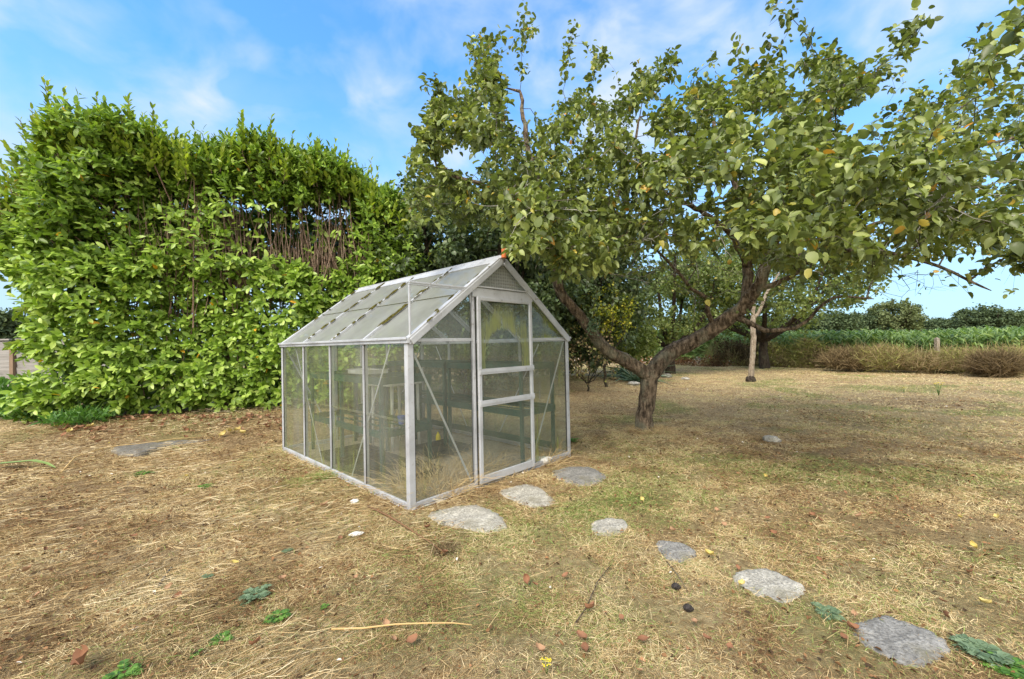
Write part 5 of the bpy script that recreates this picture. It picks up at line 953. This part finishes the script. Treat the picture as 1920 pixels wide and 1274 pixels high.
lst = [(412,988),(335,1137),(80,1040),(52,1085),(70,1130),(530,1095),(840,1045),(805,1000),(925,1010),(990,1103),(1065,1092),(1000,1108),(1110,1155),(1165,1170),(1085,1210),(1100,1230),(1010,1237),(1205,1210),(1200,1270),(1260,1005),(1330,930),(1520,975),(1535,983),(1610,980),(1780,1000),(1765,1140),(1775,1165),(1605,1170),(1595,1190),(1585,1210),(1305,1180),(1325,1210),(1370,1230),(1430,1220),(1820,1080),(1500,1050),(1530,1055),(1385,1075),(775,1213),(735,1212),(610,955),(575,895),(530,890),(350,793),(360,800),(215,800),(235,812),(180,806),(300,798),(420,790),(440,797),(100,830),(60,870),(35,850),(20,900),(640,1020),(480,1225),(725,1180),(150,1000),(250,1010)]
for px, py in lst: put(protoL, px + random.gauss(0, 3), py + random.gauss(0, 2), 'curled orange-brown fallen leaf lying on the dry grass', 'fallen leaf', 'orange fallen leaves on the lawn', random.uniform(.45, .9))
for i in range(40):
    x_, y_, _ = scatter(1, 1.3, 7); 
    if brownness(x_, y_)[0] + RS.rand() * .6 < .5: continue
    q = Vector((float(x_[0]), float(y_[0]), 0)); lx_, ly_ = ghl(q.x, q.y)
    if -.1 < lx_ < GW + .1 and -.1 < ly_ < GL + .1: continue
    o = protoL[i % 5].copy(); C.objects.link(o); o.location = (q.x, q.y, float(gz(q.x, q.y)) + .025); o.rotation_euler = (random.gauss(0, .4), random.gauss(0, .4), random.uniform(0, 6.28)); sc_ = random.uniform(.35, .8); o.scale = (sc_,) * 3
for i in range(150):                                   # drift of orange leaves along the foot of the hedge
    px = random.uniform(110, 530); py = 783 + random.expovariate(1 / 9) + (20 if px < 200 else 0); put(protoL, px, py, 'orange dead laurel leaf in the drift at the foot of the hedge', 'fallen leaf', 'dead leaves along the foot of the hedge', random.uniform(.7, 1.5))
put(protoL, 160, 1254, 'large pale orange fallen leaf at the bottom left corner', 'fallen leaf', None, 1.4)
for px, py in ((440,1066),(350,898),(1330,1050),(1437,900),(1390,1110),(1825,1035),(1870,980),(1800,980),(1850,1145),(205,835),(1205,945),(1705,795),(1490,745)): put(protoY, px, py, 'small yellow fallen leaf on the dry lawn', 'fallen leaf', 'yellow fallen leaves on the lawn', random.uniform(.7, 1.1))
for px, py in ((100,805),(130,800),(160,795),(128,815),(170,805),(430,815),(445,812),(455,818),(420,820)): o = put([protoY[0]], px, py, 'pale green cut laurel leaf lying before the hedge', 'cut leaf', 'cut laurel leaves on the ground', 2.2)
def cone(px, py, lb):
    p = gpt(px, py); mb = MB(); vs = []; fs = []; n = 10; k = 9
    for i in range(k + 1):
        f = i / k
        for j in range(n): a = 6.2832 * (j + .5 * (i % 2)) / n; r_ = math.sin(math.pi * min(.97, f + .03)) ** .7 * .024 * (1 + .16 * ((i + j) % 2)); vs.append((math.cos(a) * r_, math.sin(a) * r_, (f - .5) * .068))
    for i in range(k):
        for j in range(n): fs.append((i * n + j, i * n + (j + 1) % n, (i + 1) * n + (j + 1) % n, (i + 1) * n + j))
    mb.add(vs, fs); o = mb.build('fir_cone', rough_mat('black_cone', [(.3, (.012, .010, .009)), (.8, (.06, .05, .045))], 60, .7)); o.scale = (.66,) * 3; o.location = (p.x, p.y, p.z + .02); o.rotation_euler = (1.45, .1, 1.0); tag(o, lb, 'cone', 'fir cones by the stepping stones')
cone(1268, 1108, 'upper of the two black fir cones left of the lichen-speckled stone'); cone(1291, 1149, 'lower of the two black fir cones left of the lichen-speckled stone')
def rock(px, py, r, m_, lb, fl=.5, sx=1.3, seed=1): p = gpt(px, py); o = blob('rock', (p.x, p.y, p.z + r * fl * .5), r, G[m_], seed, fl, sx, 1); tag(o, lb, 'stone')
rock(1447, 828, .075, 'stone', 'small pale pinkish stone on the grass right of the apple tree', .6, 1.3, 3)
rock(668, 1003, .028, 'white_plastic', 'white chip of stone on the dry grass left of the near greenhouse corner', .4, 1.6, 4)
rock(1188, 722, .14, 'stone', 'pale stone behind the trunk of the apple tree on the left', .4, 1.5, 5); rock(1250, 708, .16, 'stone', 'pale stone behind the trunk of the apple tree on the right', .5, 1.4, 6); rock(1285, 712, .10, 'stone', 'smaller stone at the right end of the stones behind the apple trunk', .5, 1.4, 7)
rock(665, 882 + 60, .03, 'white_plastic', 'tiny white pebble beside the left wall of the greenhouse', .5, 1.1, 8)
def stick(pxs, r, m_, lb, name='stick', cat='stick', lift=.02):
    pts = [gpt(*p_) + Vector((0, 0, lift + random.random() * .006)) for p_ in pxs]; c0 = pts[0]; mb = MB(); mb.tube([p_ - c0 for p_ in pts], [r * (1 - .55 * i / (len(pts) - 1)) for i in range(len(pts))], 7); o = mb.build(name, m_); o.location = c0; tag(o, lb, cat)
GT = flat('golden_stalk', (.55, .38, .16), .6)
stick([(622, 1196), (680, 1192), (740, 1186), (800, 1184), (850, 1184), (885, 1186)], .0045, GT, 'long golden-brown stick lying across the lawn in the foreground', lift=.03)
stick([(690, 955), (730, 975), (770, 1000), (800, 1020), (835, 1045)], .007, flat('rusty_stalk', (.20, .11, .055), .8), 'rusty brown stalk pointing from the greenhouse corner across the grass', lift=.02)
stick([(300, 1105), (312, 1085), (322, 1072)], .008, G['twig'], 'short grey stick in the straw on the left')
stick([(1080, 1180), (1100, 1150), (1120, 1100), (1145, 1068)], .004, G['bark'], 'thin dark twig standing in the grass left of the fir cones')
stick([(1010 + 240, 1060), (1270, 1085), (1290, 1120)], .003, G['bark'], 'thin dark twig lying above the fir cones')
stick([(115, 890), (140, 862), (200, 842), (260, 836), (330, 826), (400, 822)], .006, GT, 'long yellow cut stem lying before the hedge on the left')
p = gpt(832, 1035); tuft('rusty_root_clump', p, 380, .09, .13, .1, .4, 'clump of rusty brown roots on the grass before the greenhouse corner', 'root clump', 'bramble', .0016, droop=1.2)
# weeds
def weed(px, py, r, m_, lb, n=9, cat='weed', name='weed', up=.5, grp=None, lf=None):
    p = gpt(px, py); P_, D_, U_, L_, W_, V_ = [], [], [], [], [], []
    for i in range(n):
        a = 6.2832 * (i + random.uniform(-.3, .3)) / n; d = Vector((math.cos(a), math.sin(a), up * random.uniform(.4, 1.3))).normalized(); sd_ = Vector((-math.sin(a), math.cos(a), 0)); L0 = r * random.uniform(.6, 1.1)
        for k in range(7):
            f = (k + 1) / 7; b_ = d * L0 * f - Vector((0, 0, .35 * L0 * f * f))
            for s_ in (-1, 1):
                P_.append(tuple(b_)); D_.append(tuple(sd_ * s_ + d * .8)); U_.append((0, 0, 1)); l_ = r * .34 * math.sin(math.pi * (f * .8 + .15)); L_.append(l_); W_.append(l_ * .3); V_.append(random.random())
    o = leaves(name, np.array(P_), np.array(D_), np.array(U_), np.array(L_), np.array(W_), np.array(V_), m_); o.location = (p.x, p.y, p.z + .01); tag(o, lb, cat, grp)
weed(478, 1120, .085, G['sil'], 'feathery dull green weed, largest of the weeds in the straw', 11)
weed(520, 1163, .065, G['weed'], 'bright green weed just below the feathery dull green weed', 9)
weed(413, 1206, .055, G['weed'], 'bright green leafy weed left of the golden-brown stick', 8)
weed(232, 1268, .07, G['weed'], 'green weed at the bottom edge near the left corner', 9)
weed(368, 1232, .03, G['weed'], 'tiny green weed beside the larger leafy weed at lower left', 6)
weed(540, 1036, .04, G['sil'], 'small dull green weed in the straw before the left wall of the greenhouse', 8)
weed(1553, 1153, .07, G['sil'], 'dark green weed between the two stepping stones at lower right', 10)
weed(1845, 1230, .10, G['sil'], 'big silvery green weed right of the broad grey stepping stone', 12); weed(1890, 1258, .08, G['weed'], 'green weed behind the big silvery weed at the right edge', 10)
weed(608, 1142, .03, G['weed'], 'little green weed right of the feathery weed', 6); weed(268, 890, .09, G['weed'], 'green weed in the straw below the stone slab', 8); weed(383, 915, .07, G['weed'], 'green weed halfway between stone slab and greenhouse', 8)
weed(1075, 832, .11, G['weed'], 'green seedling at the right foot of the greenhouse', 6, up=1.2); weed(390, 1085, .04, G['sil'], 'tiny dull green weed in the thick straw', 7)
tuft('grass_tuft', gpt(618, 893), 420, .10, .25, .82, 1, 'fresh green grass tuft against the left wall of the greenhouse', 'grass tuft', 'grass', .0014); tuft('grass_tuft', gpt(560, 908), 300, .08, .3, .78, .95, 'thin green grass tuft a little left of the greenhouse wall', 'grass tuft', 'grass', .0013)
for px, py, s_, lb in ((1760, 742, .26, 'yellow-flowered ragwort growing alone on the far lawn'), (1025, 1268, .06, 'tiny yellow flower at the bottom edge of the lawn'), (1695, 737, .12, 'small yellow-flowered weed left of the ragwort')):
    p = gpt(px, py); f = empty('ragwort', tuple(p)); tag(f, lb, 'wildflower'); mb = MB(); mf = MB()
    for k in range(5):
        a = 1.3 * k; e = Vector((math.cos(a) * .22 * s_, math.sin(a) * .22 * s_, s_ * random.uniform(.75, 1))); mb.tube([(0, 0, 0), e * .5 + Vector((0, 0, .1 * s_)), e], [.02 * s_, .015 * s_, .01 * s_], 5)
        for j in range(6): q = e + Vector((random.gauss(0, .06), random.gauss(0, .06), random.gauss(0, .03))) * s_; mf.add([q + Vector((math.cos(t2), math.sin(t2), .1 * (i % 2))) * .045 * s_ for i, t2 in enumerate([x * .785 for x in range(8)])] + [q + Vector((0, 0, .02 * s_))], [(i, (i + 1) % 8, 8) for i in range(8)])
    mb.build('stem', flat('green_stalk', (.12, .22, .05)), f); mf.build('flowers', G['yel'], f)
# long cut leaf stalk at the left edge
p0 = gpt(-5, 880); mb = MB(); pts = [Vector((0, 0, .05)), Vector((.35, .02, .07)), Vector((.55, -.03, .05)), Vector((.72, -.10, .02))]
vs = []; fs = []
for i in range(13):
    f = i / 12; a = f * 3; k = min(2, int(a)); q = pts[k].lerp(pts[k + 1], a - k); wd = .035 * (1 - f) ** .6 + .003
    for j, s_ in enumerate((-1, 0, 1)): vs.append(q + Vector((0, s_ * wd, abs(s_) * .012)))
    if i: b_ = 3 * i; fs += [(b_ - 3, b_, b_ + 1, b_ - 2), (b_ - 2, b_ + 1, b_ + 2, b_ - 1)]
mb.add(vs, fs, True); o = mb.build('cut_leaf_blade', flat('fresh_green_blade', (.20, .28, .07), .5)); o.location = p0; tag(o, 'long bright green leaf blade lying on the straw at the left edge', 'cut leaf')
